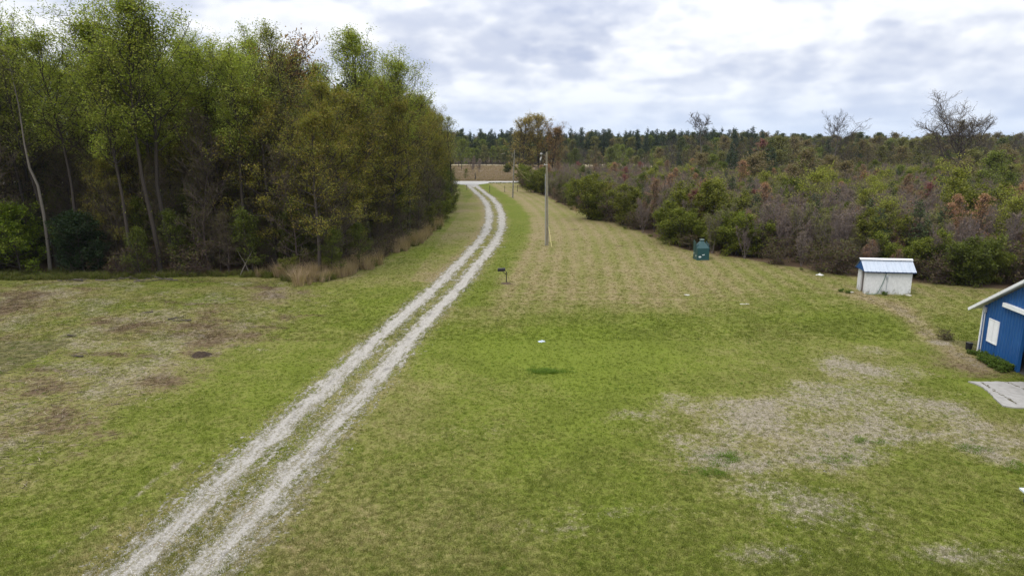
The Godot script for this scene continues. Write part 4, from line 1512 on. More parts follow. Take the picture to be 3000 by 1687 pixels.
	b.tube(PackedVector3Array([Vector3(0, -0.1, 0), Vector3(0.1, 0.9, 0), Vector3(0.02, 1.5, 0), Vector3(0.05, 2.1, 0)]), PackedFloat32Array([0.22, 0.16, 0.13, 0.05]), 8, Color.WHITE, true)
	var snag := single("old_post", b, dark, "short dark broken post standing beyond the road", "post")
	snag.position = Vector3(-10.2, 0, -190.6)


func make_mailbox() -> void:
	var t := thing("mailbox", "black rural mailbox on a thin black post", "mailbox", Vector3(-0.42, 0, -51.4), deg_to_rad(4))
	var black := mat(Color(0.014, 0.013, 0.015), 0.45)
	var b := Buf.new()
	b.tube(line(Vector3(0, -0.1, 0), Vector3(-0.02, 0.93, 0)), rad(0.032, 0.032), 10, Color.WHITE, true)
	part("post", b, black, t)
	b = Buf.new()
	b.tube(line(Vector3(-0.005, 0.68, 0), Vector3(-0.32, 0.95, 0)), rad(0.02, 0.02), 8, Color.WHITE)
	part("brace", b, black, t)
	# domed box: floor, sides and rounded top, 0.54 long
	b = Buf.new()
	var prof := []
	for p in [[-0.13, 0.0], [-0.13, 0.14]]:
		prof.append(Vector2(p[0], p[1]))
	for k in 9:
		var a := PI - PI * k / 8.0
		prof.append(Vector2(cos(a) * 0.13, 0.14 + sin(a) * 0.11))
	prof.append(Vector2(0.13, 0.0))
	var x0 := -0.66
	var x1 := -0.10
	for i in prof.size():
		var p: Vector2 = prof[i]
		var q: Vector2 = prof[(i + 1) % prof.size()]
		b.quad(Vector3(x0, 0.95 + p.y, p.x), Vector3(x0, 0.95 + q.y, q.x), Vector3(x1, 0.97 + q.y, q.x), Vector3(x1, 0.97 + p.y, p.x))
		for e in [[x0, 0.95], [x1, 0.97]]:
			b.quad(Vector3(e[0], e[1] + p.y, p.x), Vector3(e[0], e[1] + q.y, q.x), Vector3(e[0], e[1] + 0.1, 0), Vector3(e[0], e[1] + p.y, p.x))
	part("box", b, black, t)
	b = Buf.new()
	b.box(Vector3(x0 - 0.015, 0.95, -0.12), Vector3(x0 - 0.002, 1.16, 0.12), Transform3D(), Color.WHITE, 0.004)
	part("door", b, mat(Color(0.02, 0.019, 0.022), 0.4), t)
	b = Buf.new()
	b.box(Vector3(-0.4, 1.0, 0.132), Vector3(-0.27, 1.03, 0.142))
	part("flag", b, mat(Color(0.05, 0.025, 0.03), 0.5), t)
	# spoil heaped at its foot
	mound("earth_mound", Vector3(-0.46, 0, -51.35), 0.36, 0.12, Color(0.10, 0.075, 0.055), "small heap of brown earth round the mailbox post", 91)
	mound("earth_mound", Vector3(-15.9, 0, -33.4), 0.42, 0.2, Color(0.055, 0.042, 0.033), "dark clump of torn earth in the stubbly field", 92)
	mound("earth_mound", Vector3(-24.6, 0, -23.0), 0.35, 0.13, Color(0.06, 0.048, 0.036), "low dark clod beside the western field's edge", 93)


func mound(called: String, at: Vector3, r: float, h: float, col: Color, label: String, sd: int) -> void:
	rng.seed = sd
	var b := Buf.new()
	var f := FastNoiseLite.new()
	f.seed = sd
	f.frequency = 2.6 / r * 0.4
	var n := 22
	for j in n + 1:
		for i in n + 1:
			var x := (i / float(n) - 0.5) * 2.6 * r
			var z := (j / float(n) - 0.5) * 2.6 * r
			var e := sqrt(x * x + z * z) / r
			var y := h * maxf(0.0, cos(minf(e, 1.3) * 1.2)) * (1.0 + f.get_noise_2d(x, z) * 0.9) - 0.03 - 0.05 * maxf(0.0, e - 1.0)
			b.v.append(Vector3(x, y, z))
			var k := 1.0 + f.get_noise_2d(x * 3.0, z * 3.0) * 0.5
			b.c.append(Color(col.r * k, col.g * k, col.b * k))
	for j in n:
		for i in n:
			var a := j * (n + 1) + i
			b.tri(a, a + 1, a + n + 1)
			b.tri(a + 1, a + n + 2, a + n + 1)
	b.flat = true
	var m := mat(Color.WHITE, 0.95, 0.0, 0.1)
	m.vertex_color_use_as_albedo = true
	var o := single(called, b, m, label, "earth")
	o.position = at


func crumple(called: String, at: Vector3, size: Vector3, m: Material, label: String, category: String, sd: int) -> void:
	rng.seed = sd
	var b := Buf.new()
	b.flat = true
	var n := 10
	for j in n + 1:
		for i in n + 1:
			var u := i / float(n) - 0.5
			var w := j / float(n) - 0.5
			b.v.append(Vector3(u * size.x * rng.randf_range(0.8, 1.1), maxf(0.004, rng.randf() * size.y * (1.0 - 1.4 * maxf(absf(u), absf(w)))), w * size.z * rng.randf_range(0.8, 1.1)))
			b.c.append(Color.WHITE)
	for j in n:
		for i in n:
			var a := j * (n + 1) + i
			b.tri(a, a + 1, a + n + 1)
			b.tri(a + 1, a + n + 2, a + n + 1)
	var o := single(called, b, m, label, category)
	o.position = at
	o.rotation.y = rng.randf() * TAU


func stone(called: String, at: Vector3, size: Vector3, m: Material, label: String, sd: int, category := "stone") -> void:
	rng.seed = sd
	var b := Buf.new()
	var n := 12
	var ring := []
	for k in n:
		ring.append(rng.randf_range(0.8, 1.1))
	for lv in [[1.0, -0.1], [1.0, 0.55], [0.85, 0.9], [0.4, 1.0]]:
		for k in n:
			var a := TAU * k / n
			b.v.append(Vector3(cos(a) * size.x * ring[k] * lv[0], lv[1] * size.y * rng.randf_range(0.92, 1.05), sin(a) * size.z * ring[k] * lv[0]))
			b.c.append(Color.WHITE)
	for l in 3:
		for k in n:
			var p := l * n + k
			var q := l * n + (k + 1) % n
			b.tri(p, p + n, q)
			b.tri(q, p + n, q + n)
	for k in n - 2:
		b.tri(3 * n, 3 * n + k + 2, 3 * n + k + 1)
	b.flat = true
	var o := single(called, b, m, label, category)
	o.position = at


func make_small_things() -> void:
	crumple("plastic_sheet", Vector3(1.62, 0.0, -35.8), Vector3(0.4, 0.14, 0.24), mat(Color(0.55, 0.62, 0.68), 0.4), "crumpled pale blue-white litter lying on the green lawn", "litter", 95)
	crumple("plastic_bag", Vector3(25.1, 0.0, -54.55), Vector3(0.5, 0.22, 0.4), mat(Color(0.68, 0.68, 0.66), 0.5), "white bag lying in front of the thicket near the shed", "litter", 96)
	var pale := textured(noise_texture(0.03, Color(0.36, 0.34, 0.29), Color(0.5, 0.48, 0.42), 97, 128, 4), 1.0, 0.9)
	stone("flat_stone", Vector3(12.43, 0, -47.26), Vector3(0.22, 0.05, 0.18), pale, "pale flat stone in the mown field beyond the lawn", 97)
	stone("flat_stone", Vector3(15.65, 0, -44.57), Vector3(0.34, 0.03, 0.1), pale, "long pale flat stone half sunk in grass", 98)
	stone("rubble", Vector3(28.1, 0, -47.1), Vector3(0.2, 0.07, 0.14), pale, "broken pale rubble at the foot of the shed wall", 99, "rubble")
	stone("rubble", Vector3(24.55, 0, -48.1), Vector3(0.14, 0.08, 0.12), pale, "small pale lump beside the shed doorway", 100, "rubble")
	# end of a low pale bench that reaches in at the edge of the yard
	var t := thing("bench", "pale grey bench end on dark legs at the yard's edge", "bench", Vector3(15.4, 0, -18.8), deg_to_rad(-6))
	var b := Buf.new()
	b.box(Vector3(0, 0.38, -0.19), Vector3(1.5, 0.45, 0.19), Transform3D(), Color.WHITE, 0.012)
	part("seat", b, textured(noise_texture(0.03, Color(0.48, 0.54, 0.58), Color(0.6, 0.65, 0.68), 101, 128, 4), 1.0, 0.5), t)
	for x in [0.16, 1.26]:
		b = Buf.new()
		b.box(Vector3(x, 0.0, -0.15), Vector3(x + 0.07, 0.38, 0.15), Transform3D(), Color.WHITE, 0.006)
		part("leg", b, mat(Color(0.03, 0.03, 0.032), 0.7), t)


# ---------------------------------------------------------------- planting
var stood := {}


func free_spot(x: float, z: float, gap: float) -> bool:
	var cx := int(floor(x / 4.0))
	var cz := int(floor(z / 4.0))
	for i in range(cx - 1, cx + 2):
		for j in range(cz - 1, cz + 2):
			for p in stood.get(Vector2i(i, j), []):
				if (p as Vector2).distance_to(Vector2(x, z)) < gap:
					return false
	var key := Vector2i(cx, cz)
	if not stood.has(key):
		stood[key] = []
	stood[key].append(Vector2(x, z))
	return true


func in_view(x: float, z: float, extra := 6.0) -> bool:
	return absf(x) < -z * 0.80 + extra


func make_wood() -> void:
	rng.seed = 400
	stood.clear()
	# trees one can pick out along the wood's front
	for q in [["tall", 0, -32.6, -58.0, 21.6, 1.15, "tallest yellow-green hardwood, its crown the wood's highest point"], ["tall", 1, -28.2, -57.0, 21.0, 1.2, "broad yellow-green hardwood standing forward of the tallest one"],
			["tall", 2, -31.0, -60.5, 21.0, 1.1, "narrow yellow-green hardwood squeezed behind the two tallest"], ["tall", 3, -26.6, -60.0, 19.6, 1.1, "yellow-green hardwood beside the broad forward one"],
			["tall", 1, -24.6, -60.5, 18.8, 1.1, "lower yellow-green hardwood next to the brown-topped tree"], ["thin", 0, -39.6, -58.5, 20.5, 1.2, "thin dark-stemmed tree rising beside the pale crooked trunk"],
			["thin", 2, -36.9, -60.0, 20.0, 1.2, "thin sparse tree above the dark evergreen bush"], ["thin", 1, -42.5, -60.0, 20.5, 1.2, "thin sparse tree behind the bright green spreading tree"], ["tall", 0, -44.5, -63.0, 21.0, 1.1, "leafy hardwood deep behind the bright green bushy tree"]]:
		free_spot(q[2], q[3], 0.5)
		var k: float = (q[4] - 1.5) / 20.0
		plant(q[0], q[1], "leafy_hardwood" if q[0] == "tall" else "thin_hardwood", q[6], "tree", "", Vector3(q[2], 0, q[3]), k * q[5], -1.0, 1.0 / q[5])
	for q in [["thin", 2, -19.9, -66.0, 21.6, 1.1, "thin_hardwood", "tree with a narrow spire of sparse leaves rising above its neighbours"], ["tall", 2, -16.1, -70.0, 21.0, 1.1, "leafy_hardwood", "tall pale green tree beside the bare-topped dead one"],
			["dead", 0, -14.0, -73.0, 20.6, 1.0, "dead_tree", "bare dead tree poking out above the wood"], ["tall", 1, -11.6, -76.0, 18.9, 1.05, "leafy_hardwood", "leafy tree leaning out over the wood's edge near the drive"],
			["olive", 0, -13.9, -66.5, 15.4, 1.15, "budding_oak", "olive-brown budding oak at the wood's corner by the drive"], ["olive", 1, -12.6, -71.0, 14.5, 1.0, "budding_oak", "olive-brown oak behind the corner oak by the drive"],
			["orange", 1, -25.1, -70.0, 19.4, 0.8, "brown_maple", "brown-topped tree standing among green ones in the wood"], ["thin", 1, -22.8, -69.0, 19.2, 1.1, "thin_hardwood", "sparse dark tree beside the brown-topped one"],
			["thin", 0, -9.9, -112.0, 15.0, 1.3, "thin_hardwood", "wispy small-leaved tree at the wood's edge along the bend"], ["olive", 2, -17.0, -165.0, 12.6, 1.2, "roadside_oak", "dark-trunked oak at the corner of the drive and the road"],
			["olive", 2, -33.4, -57.0, 9.5, 0.9, "budding_oak", "olive-brown understory oak in front of the tall green trees"]]:
		free_spot(q[2], q[3], 0.5)
		var hh: float = {"thin": 20.0, "tall": 20.0, "dead": 20.0, "olive": 15.0, "orange": 16.5}[q[0]]
		var k: float = q[4] / hh
		plant(q[0], q[1], q[6], q[7], "tree", "", Vector3(q[2], 0, q[3]), k * q[5], -1.0, 1.0 / q[5])
	# the pale crooked trunk
	var pale := thing("pale_trunk_tree", "crooked pale grey trunk standing at the dark wood's front", "tree", Vector3(-38.3, 0, -55.6))
	var b := Buf.new()
	b.tube(PackedVector3Array([Vector3(0, -0.1, 0), Vector3(0.1, 3.0, 0), Vector3(0.2, 5.0, 0.1), Vector3(0.05, 7.2, 0.1), Vector3(-0.4, 8.6, 0.1), Vector3(-0.6, 10.5, 0), Vector3(-0.6, 13.5, 0), Vector3(-0.9, 17.0, 0)]), PackedFloat32Array([0.16, 0.125, 0.115, 0.105, 0.09, 0.07, 0.045, 0.015]), 9, Color(0.185, 0.165, 0.145))
	part("trunk", b, bark, pale)
	b = Buf.new()
	b.flat = true
	rng.seed = 401
	for i in 22:
		var p := Vector3(-0.65, rng.randf_range(8.5, 16.8), 0)
		var q := bough(p, Vector3(rng.randfn(), 0.8, rng.randfn()).normalized(), rng.randf_range(1.0, 2.6), 4, 0.5, 0.15)
		b.tube(q, rad(0.03, 0.012, 4), 3, Color(0.1, 0.085, 0.075))
		for e in 6:
			leaves_at(b, {"ls": 0.14, "lsp": 0.3}, along(q, rng.randf_range(0.3, 1.0)), 5, Color(0.13, 0.14, 0.035))
	part("crown", b, foliage, pale)
	free_spot(-38.3, -55.6, 0.5)
	# the pieces of the edge one can name
	plant("bright", 0, "bright_green_tree", "small spreading bright green tree at the front of the wood", "tree", "", Vector3(-40.6, 0, -55.4), 1.0, 1.0)
	plant("bright", 1, "bright_green_tree", "bright green bushy tree beside the spreading one", "tree", "", Vector3(-44.6, 0, -56.6), 1.0, 2.0)
	plant("holly", 0, "evergreen_bush", "dense dark evergreen bush under the pale crooked trunk", "bush", "", Vector3(-35.2, 0, -55.2), 1.1)
	plant("holly", 1, "evergreen_bush", "smaller dark evergreen bush half hidden in the wood's shade", "bush", "", Vector3(-42.6, 0, -60.5), 1.0)
	for i in 2:
		free_spot([-40.6, -35.2][i], [-55.4, -55.2][i], 0.5)
	# the rest of the wood, row behind row
	rng.seed = 402
	var made := 0
	for tries in 14000:
		var x := rng.randf_range(-78.0, -9.5)
		var z := rng.randf_range(-172.0, -53.0)
		var deep := in_wood(x, z)
		if deep < 1.6 or deep > 46.0 or not in_view(x, z, 10.0):
			continue
		if wood_edge_x(z) - x < 3.4 and z < -60.0:
			continue
		if not free_spot(x, z, lerpf(1.8, 2.9, clampf(deep / 24.0, 0.0, 1.0))):
			continue
		var r := rng.randf()
		var at := Vector3(x, 0, z)
		var where := "behind the field's edge" if x < -17.0 and z > -75.0 else "along the drive's bend"
		var g := "trees of the western wood " + where
		if x > -20.0 and deep < 14.0 and r < 0.42:
			plant("olive", rng.randi(), "budding_oak", "olive-brown budding oak in the western wood " + where, "tree", g, at, rng.randf_range(0.75, 1.12), -1.0, rng.randf_range(0.95, 1.15))
		elif r < 0.28:
			plant("tall", rng.randi(), "leafy_hardwood", "leafy yellow-green hardwood in the western wood " + where, "tree", g, at, rng.randf_range(0.8, 1.0), -1.0, rng.randf_range(0.95, 1.08))
		elif r < 0.46:
			plant("thin", rng.randi(), "thin_hardwood", "thin dark-stemmed hardwood in the western wood " + where, "tree", g, at, rng.randf_range(0.8, 1.02), -1.0, rng.randf_range(0.95, 1.05))
		elif r < 0.53:
			plant("olive", rng.randi(), "budding_oak", "olive-brown budding oak in the western wood " + where, "tree", g, at, rng.randf_range(0.7, 1.1))
		elif r < 0.56 and deep > 9.0:
			plant("pine", rng.randi(), "pine_tree", "dark pine among the hardwoods of the western wood " + where, "tree", g, at, rng.randf_range(0.95, 1.15))
		else:
			plant("twiggy", rng.randi(), "bare_understory_tree", "grey twiggy leafless tree in the western wood " + where, "tree", g, at, rng.randf_range(0.75, 1.3))
		made += 1
	stood.clear()
	rng.seed = 403
	var bushes := 0
	for tries in 9000:
		var x := rng.randf_range(-60.0, -9.0)
		var z := rng.randf_range(-168.0, -53.0)
		var deep := in_wood(x, z)
		if deep < 0.7 or deep > 16.0 or not in_view(x, z, 6.0) or Vector2(x + 38.0, z + 54.0).length() < 5.5:
			continue
		if not free_spot(x, z, lerpf(1.25, 2.2, clampf(deep / 12.0, 0.0, 1.0))):
			continue
		var r := rng.randf()
		var at := Vector3(x, 0, z)
		var where := "under the wood facing the field" if x < -17.0 and z > -75.0 else "along the wood's drive-side edge"
		var g := "undergrowth " + where
		if r < 0.38:
			plant("bramble", rng.randi(), "bramble_bush", "brown leafless bramble tangle " + where, "bush", g, at, rng.randf_range(0.7, 1.3))
		elif r < 0.60:
			plant("twiggy", rng.randi(), "bare_sapling", "brown-grey bare sapling " + where, "sapling", g, at, rng.randf_range(0.3, 0.55))
		elif r < 0.80:
			plant("understory", rng.randi(), "green_understory_tree", "slender green understory tree " + where, "tree", g, at, rng.randf_range(0.5, 1.0))
		elif r < 0.90 and z < -70.0:
			plant("vine", rng.randi(), "leafy_bush", "leafy green bush " + where, "bush", g, at, rng.randf_range(0.5, 0.8))
		else:
			plant("twiggy", rng.randi(), "small_bare_tree", "small grey bare tree " + where, "tree", g, at, rng.randf_range(0.4, 0.75))
		bushes += 1
	# green bushes that stand out at the bend
	for q in [[-9.6, -92.0, 0.62, 0], [-10.0, -97.5, 0.7, 2], [-9.6, -104.0, 0.6, 0], [-17.6, -53.2, 0.32, 2], [-15.0, -55.2, 0.38, 0]]:
		plant("vine", q[3], "leafy_bush", "fresh green bush standing forward at the drive's bend" if q[1] < -80.0 else "low fresh green bush in the dry grass at the wood's corner", "bush", "green bushes at the bend" if q[1] < -80.0 else "green bushes in the dry grass", Vector3(q[0], 0, q[1]), q[2])


func make_dry_grass() -> void:
	# tall dry grass along the wood's corner: every clump its own
	var cols := [Color(0.40, 0.30, 0.20), Color(0.46, 0.35, 0.235), Color(0.33, 0.245, 0.175)]
	var meshes := []
	for i in 3:
		meshes.append(grass_clump(120, 1.25, 0.42, 0.011, cols, 500 + i, 0.55))
	var weeds := []
	for i in 2:
		weeds.append(grass_clump(110, 0.7, 0.4, 0.016, [Color(0.11, 0.14, 0.03), Color(0.14, 0.16, 0.04), Color(0.19, 0.165, 0.075)], 510 + i, 0.6))
	rng.seed = 505
	var patch := FastNoiseLite.new()
	patch.seed = 9
	patch.frequency = 0.16
	var n := 0
	for tries in 6000:
		var z := rng.randf_range(-88.0, -48.8)
		var x := rng.randf_range(-20.5, -8.8)
		var deep := in_wood(x, z)
		if deep < -0.25 or deep > lerpf(3.4, 1.2, clampf((-z - 52.0) / 30.0, 0.0, 1.0)):
			continue
		if x < -17.5 and rng.randf() < 0.6 or patch.get_noise_2d(x, z) < rng.randf_range(-0.25, 0.25):
			continue
		if n >= 260:
			break
		var o := MeshInstance3D.new()
		o.name = numbered("dry_grass_clump")
		var live := rng.randf() < 0.16
		o.mesh = weeds[rng.randi() % 2] if live else meshes[rng.randi() % 3]
		add_child(o)
		o.position = Vector3(x, 0, z)
		o.rotation = Vector3(rng.randfn(0, 0.12), rng.randf() * TAU, rng.randfn(0, 0.12))
		o.scale = Vector3.ONE * rng.randf_range(0.4, 1.2)
		meta(o, "green weed clump among tall dry grass at the wood's corner" if live else "tall tan dry grass clump along the wood's corner", "grass clump", "green weeds in the dry grass" if live else "dry grass along the wood's corner")
		n += 1
	for tries in 900:
		var x := rng.randf_range(3.0, 40.0)
		var z := rng.randf_range(-150.0, -47.0)
		var d := in_thicket(x, z)
		if d < -0.5 or d > 0.5 or n >= 380 or rng.randf() < 0.3:
			continue
		var o := MeshInstance3D.new()
		o.name = numbered("dry_grass_clump")
		o.mesh = meshes[rng.randi() % 3] if rng.randf() < 0.55 else weeds[rng.randi() % 2]
		add_child(o)
		o.position = Vector3(x, 0, z)
		o.rotation.y = rng.randf() * TAU
		o.scale = Vector3.ONE * rng.randf_range(0.35, 0.75)
		meta(o, "low grass clump at the foot of the thicket", "grass clump", "grass at the foot of the thicket")
		n += 1
	# rough weeds at the foot of the wood
	var xf := []
	for i in 1300:
		var x := rng.randf_range(-62.0, -16.0)
		var z := -52.2 - absf(rng.randfn(0.0, 1.6)) - (x + 30.0) * -0.02
		if in_wood(x, z) > -0.3:
			xf.append(Transform3D(Basis(Vector3.UP, rng.randf() * TAU).scaled(Vector3.ONE * rng.randf_range(0.2, 0.75)), Vector3(x, 0, z)))
	scatter("edge_weeds", weeds[0], xf, "rough green weeds along the foot of the western wood", "weeds")
	# dry growth on the fallow field and the road's verges
	xf = []
	for i in 6500:
		var x := rng.randf_range(-40.0, 22.0)
		var z := rng.randf_range(-228.0, -187.5) if i % 3 else rng.randf_range(-300.0, -228.0)
		xf.append(Transform3D(Basis(Vector3.UP, rng.randf() * TAU).scaled(Vector3(1.3, rng.randf_range(0.2, 0.5), 1.3)), Vector3(x, 0, z)))
	var brush := grass_clump(70, 1.0, 0.6, 0.02, [Color(0.29, 0.21, 0.165), Color(0.33, 0.25, 0.19), Color(0.24, 0.175, 0.145)], 520, 0.4)
	scatter("field_stubble", brush, xf, "pinkish brown dry growth over the fallow field", "dry grass")
	xf = []
	for i in 500:
		var x := rng.randf_range(-6.0, 9.0) if i % 3 else rng.randf_range(-30.0, -19.0)
		var z := -177.0 + rng.randfn(0.0, 0.8) + (0.0 if i % 3 else 1.0)
		xf.append(Transform3D(Basis(Vector3.UP, rng.randf() * TAU).scaled(Vector3.ONE * rng.randf_range(0.15, 0.3)), Vector3(x, 0, z)))
	scatter("verge_grass", weeds[1], xf, "rank grass on the road's near verge", "grass")
	# plants beyond the road
	plant("understory", 0, "round_topped_bush", "little dark green tree on a stem beyond the road", "bush", "", Vector3(-13.1, 0, -195.0), 0.42)
	for q in [[-13.3, -235.0, 0.75], [-11.3, -237.0, 0.6]]:
		plant("sapling", 0, "bare_shrub", "grey vase-shaped bare shrub in the fallow field", "shrub", "bare shrubs in the fallow field", Vector3(q[0], 0, q[1]), q[2] * 1.4)
	plant("vine", 1, "round_bush", "rounded grey-green bush in the fallow field", "bush", "", Vector3(-1.7, 0, -233.0), 0.85)


func make_thicket() -> void:
	rng.seed = 600
	stood.clear()
	# plants one can point to
	for q in [["vine", 2, 19.9, -72.0, 7.4 / 6.0, "leafy_tree", "tall vine-hung green tree rising behind the green container", "tree"],
			["vine", 0, 17.4, -74.0, 0.95, "leafy_bush", "green bush in front of the vine-hung tree", "bush"],
			["vine", 2, 21.8, -71.0, 1.05, "leafy_bush", "rounded green bush leaning on the vine-hung tree", "bush"],
			["vine", 0, 18.4, -70.0, 0.9, "leafy_bush", "yellowish green bush at the vine-hung tree's foot", "bush"],
			["vine", 1, 23.6, -73.0, 1.1, "leafy_bush", "dark green bush beside the vine-hung tree", "bush"],
			["bright", 1, 22.8, -66.5, 0.66, "leafy_bush", "low bright green bush next to the green container", "bush"],
			["yellow", 0, 33.0, -76.0, 1.0, "yellow_green_tree", "yellow-green young tree standing above the grey thicket", "tree"],
			["vine", 1, 32.5, -69.0, 1.05, "leafy_bush", "dark rounded bush below the yellow-green young tree", "bush"],
			["yellow", 1, 46.0, -72.0, 1.05, "yellow_green_tree", "yellow-green tree behind the big dark vine mound", "tree"],
			["vine", 2, 44.6, -66.5, 1.3, "vine_mound", "big dark vine-covered mound near the old bare tree", "bush"],
			["vine", 1, 41.5, -63.0, 1.1, "vine_mound", "lower dark mound beside the big vine-covered one", "bush"],
			["vine", 0, 31.5, -54.5, 0.72, "leafy_bush", "deep green bush close behind the white shed", "bush"],
			["vine", 0, 35.6, -52.6, 0.8, "leafy_bush", "deep green bush between the shed and the blue building", "bush"],
			["vine", 2, 10.8, -95.0, 1.15, "leafy_tree", "dark green vine-hung bush halfway along the field", "bush"],
			["vine", 0, 12.2, -94.0, 0.85, "leafy_bush", "light green bush beside the vine-hung one halfway along", "bush"],
			["vine", 0, 4.6, -146.0, 1.15, "leafy_bush", "fresh green bush at the thicket's road end", "bush"],
			["vine", 2, 6.4, -139.0, 0.85, "leafy_bush", "green bush just short of the thicket's road end", "bush"],
			["pink", 0, 36.4, -109.0, 1.2, "orange_budding_tree", "young tree with salmon-orange buds in the grey thicket", "tree"],
			["oldbare", 0, 97.0, -150.0, 0.95, "old_bare_tree", "large spreading bare tree towering over the thicket", "tree"],
			["oldbare", 1, 87.5, -190.0, 1.05, "bare_tree", "forked bare tree above the far thicket", "tree"],
			["oldbare", 2, 54.6, -200.0, 1.12, "flat_topped_bare_tree", "lone thin bare tree with a flat top", "tree"],
			["orange", 0, 2.8, -193.0, 1.0, "tawny_oak", "tawny gold oak beyond the road", "tree"],
			["orange", 0, 7.6, -195.0, 1.05, "tawny_oak", "taller tawny oak beside the rust-brown one", "tree"],
			["orange", 1, 11.0, -192.0, 0.86, "rust_oak", "rust-brown oak beside the tawny oaks", "tree"],
			["pink", 1, 67.0, -188.0, 1.75, "red_budding_maple", "crimson budding maple above the far thicket", "tree"]]:
		free_spot(q[2], q[3], 0.5)
		plant(q[0], q[1], q[5], q[6], q[7], "", Vector3(q[2], 0, q[3]), q[4])
	for i in 7:
		var a := rng.randf() * TAU
		plant("pine", i, "young_pine", "dark young pine in the close group below the crimson maple", "tree", "pine group in the thicket", Vector3(52.0 + cos(a) * 5.0, 0, -150.0 + sin(a) * 4.0), rng.randf_range(0.5, 0.6))
	# front of the thicket
	var c := 0
	for tries in 7000:
		var x := rng.randf_range(2.0, 64.0)
		var z := rng.randf_range(-168.0, -46.0)
		var d := in_thicket(x, z)
		if d < 0.9 or d > 7.0 or not in_view(x, z, 5.0) or not free_spot(x, z, lerpf(1.15, 1.9, d / 7.0)):
			continue
		var r := rng.randf()
		var near := z > -66.0
		var where := "at the thicket's front behind the shed and container" if near else "at the thicket's front along the field"
		var g := "bushes " + where
		var at := Vector3(x, 0, z)
		if r < 0.36:
			plant("bramble", rng.randi(), "bramble_bush", "brown bramble tangle " + where, "bush", g, at, rng.randf_range(0.9, 1.7))
		elif r < 0.56:
			plant("vine", rng.randi(), "leafy_bush", "mid-green leafy bush " + where, "bush", g, at, rng.randf_range(0.5, 1.1))
		elif r < 0.60:
			plant("understory", rng.randi(), "green_sapling", "slender green sapling " + where, "sapling", g, at, rng.randf_range(0.5, 0.85))
		else:
			plant("sapling", rng.randi(), "bare_sapling", "purple-grey bare sapling clump " + where, "sapling", g, at, rng.randf_range(0.5, 0.85))
		c += 1
	# its depth: single plants of each kind, the mass of bare saplings as one
	var count := {}
	var mass := [[], [], [], []]
	for tries in 40000:
		# sample evenly over the ground in view
		var z := -sqrt(rng.randf_range(50.0 * 50.0, 185.0 * 185.0))
		var x := rng.randf_range(3.0, -z * 0.80 + 8.0)
		var d := in_thicket(x, z)
		if d < 5.5 or z < -177.0:
			continue
		if not free_spot(x, z, lerpf(1.05, 1.6, clampf((-z - 60.0) / 100.0, 0.0, 1.0))):
			continue
		var at := Vector3(x, 0, z)
		var r := rng.randf()
		var kind := "sapling"
		if r < 0.035:
			kind = "cedar"
		elif r < 0.060:
			kind = "pink"
		elif r < 0.080 and x > 14.0:
			kind = "yellow"
		elif r < 0.105:
			kind = "vine"
		elif r < 0.13:
			kind = "understory"
		elif r < 0.16 and z < -100.0 and x > 40.0:
			kind = "mixed"
		count[kind] = count.get(kind, 0) + 1
		if kind == "sapling":
			if count[kind] <= 290 and z > -105.0:
				plant("sapling", rng.randi(), "bare_sapling", "purple-grey bare sapling clump in the depth of the thicket", "sapling", "saplings in the thicket", at, rng.randf_range(0.65, 0.95))
			else:
				mass[rng.randi() % 4].append(Transform3D(Basis(Vector3.UP, rng.randf() * TAU).scaled(Vector3.ONE * rng.randf_range(0.65, 1.0)), at))
		elif kind == "cedar":
			plant("cedar", rng.randi(), "young_cedar", "dark pointed young evergreen in the thicket", "tree", "young evergreens in the thicket", at, rng.randf_range(0.7, 1.1))
		elif kind == "pink":
			var v := rng.randi() % 3
			plant("pink", v, "budding_tree", ["small salmon-budded tree in the grey thicket", "small crimson-budded tree in the grey thicket", "small russet-budded tree in the grey thicket"][v], "tree", "budding trees in the thicket", at, rng.randf_range(0.7, 1.0))
		elif kind == "yellow":
			plant("yellow", rng.randi(), "yellow_green_tree", "small yellow-green tree scattered in the thicket", "tree", "yellow-green trees in the thicket", at, rng.randf_range(0.55, 0.85))
		elif kind == "vine":
			plant("vine", rng.randi(), "leafy_bush", "green leafy bush within the thicket", "bush", "green bushes within the thicket", at, rng.randf_range(0.65, 1.05))
		elif kind == "mixed":
			plant("mixed", [1, 3, 3, 0][rng.randi() % 4], "young_hardwood", "young hardwood in early leaf above the thicket", "tree", "young hardwoods of the thicket", at, rng.randf_range(0.5, 0.75))
		else:
			plant("understory", rng.randi(), "green_sapling", "slender olive-green sapling within the thicket", "sapling", "green saplings within the thicket", at, rng.randf_range(0.6, 0.95))
	for i in 4:
		if mass[i]:
			scatter("sapling_thicket", both(kinds.sapling[i]), mass[i], ["purple-grey mass of bare saplings in the thicket", "taller grey mass of bare saplings in the thicket", "olive-tinged mass of bare saplings in the thicket", "russet mass of bare saplings in the thicket"][i], "thicket")


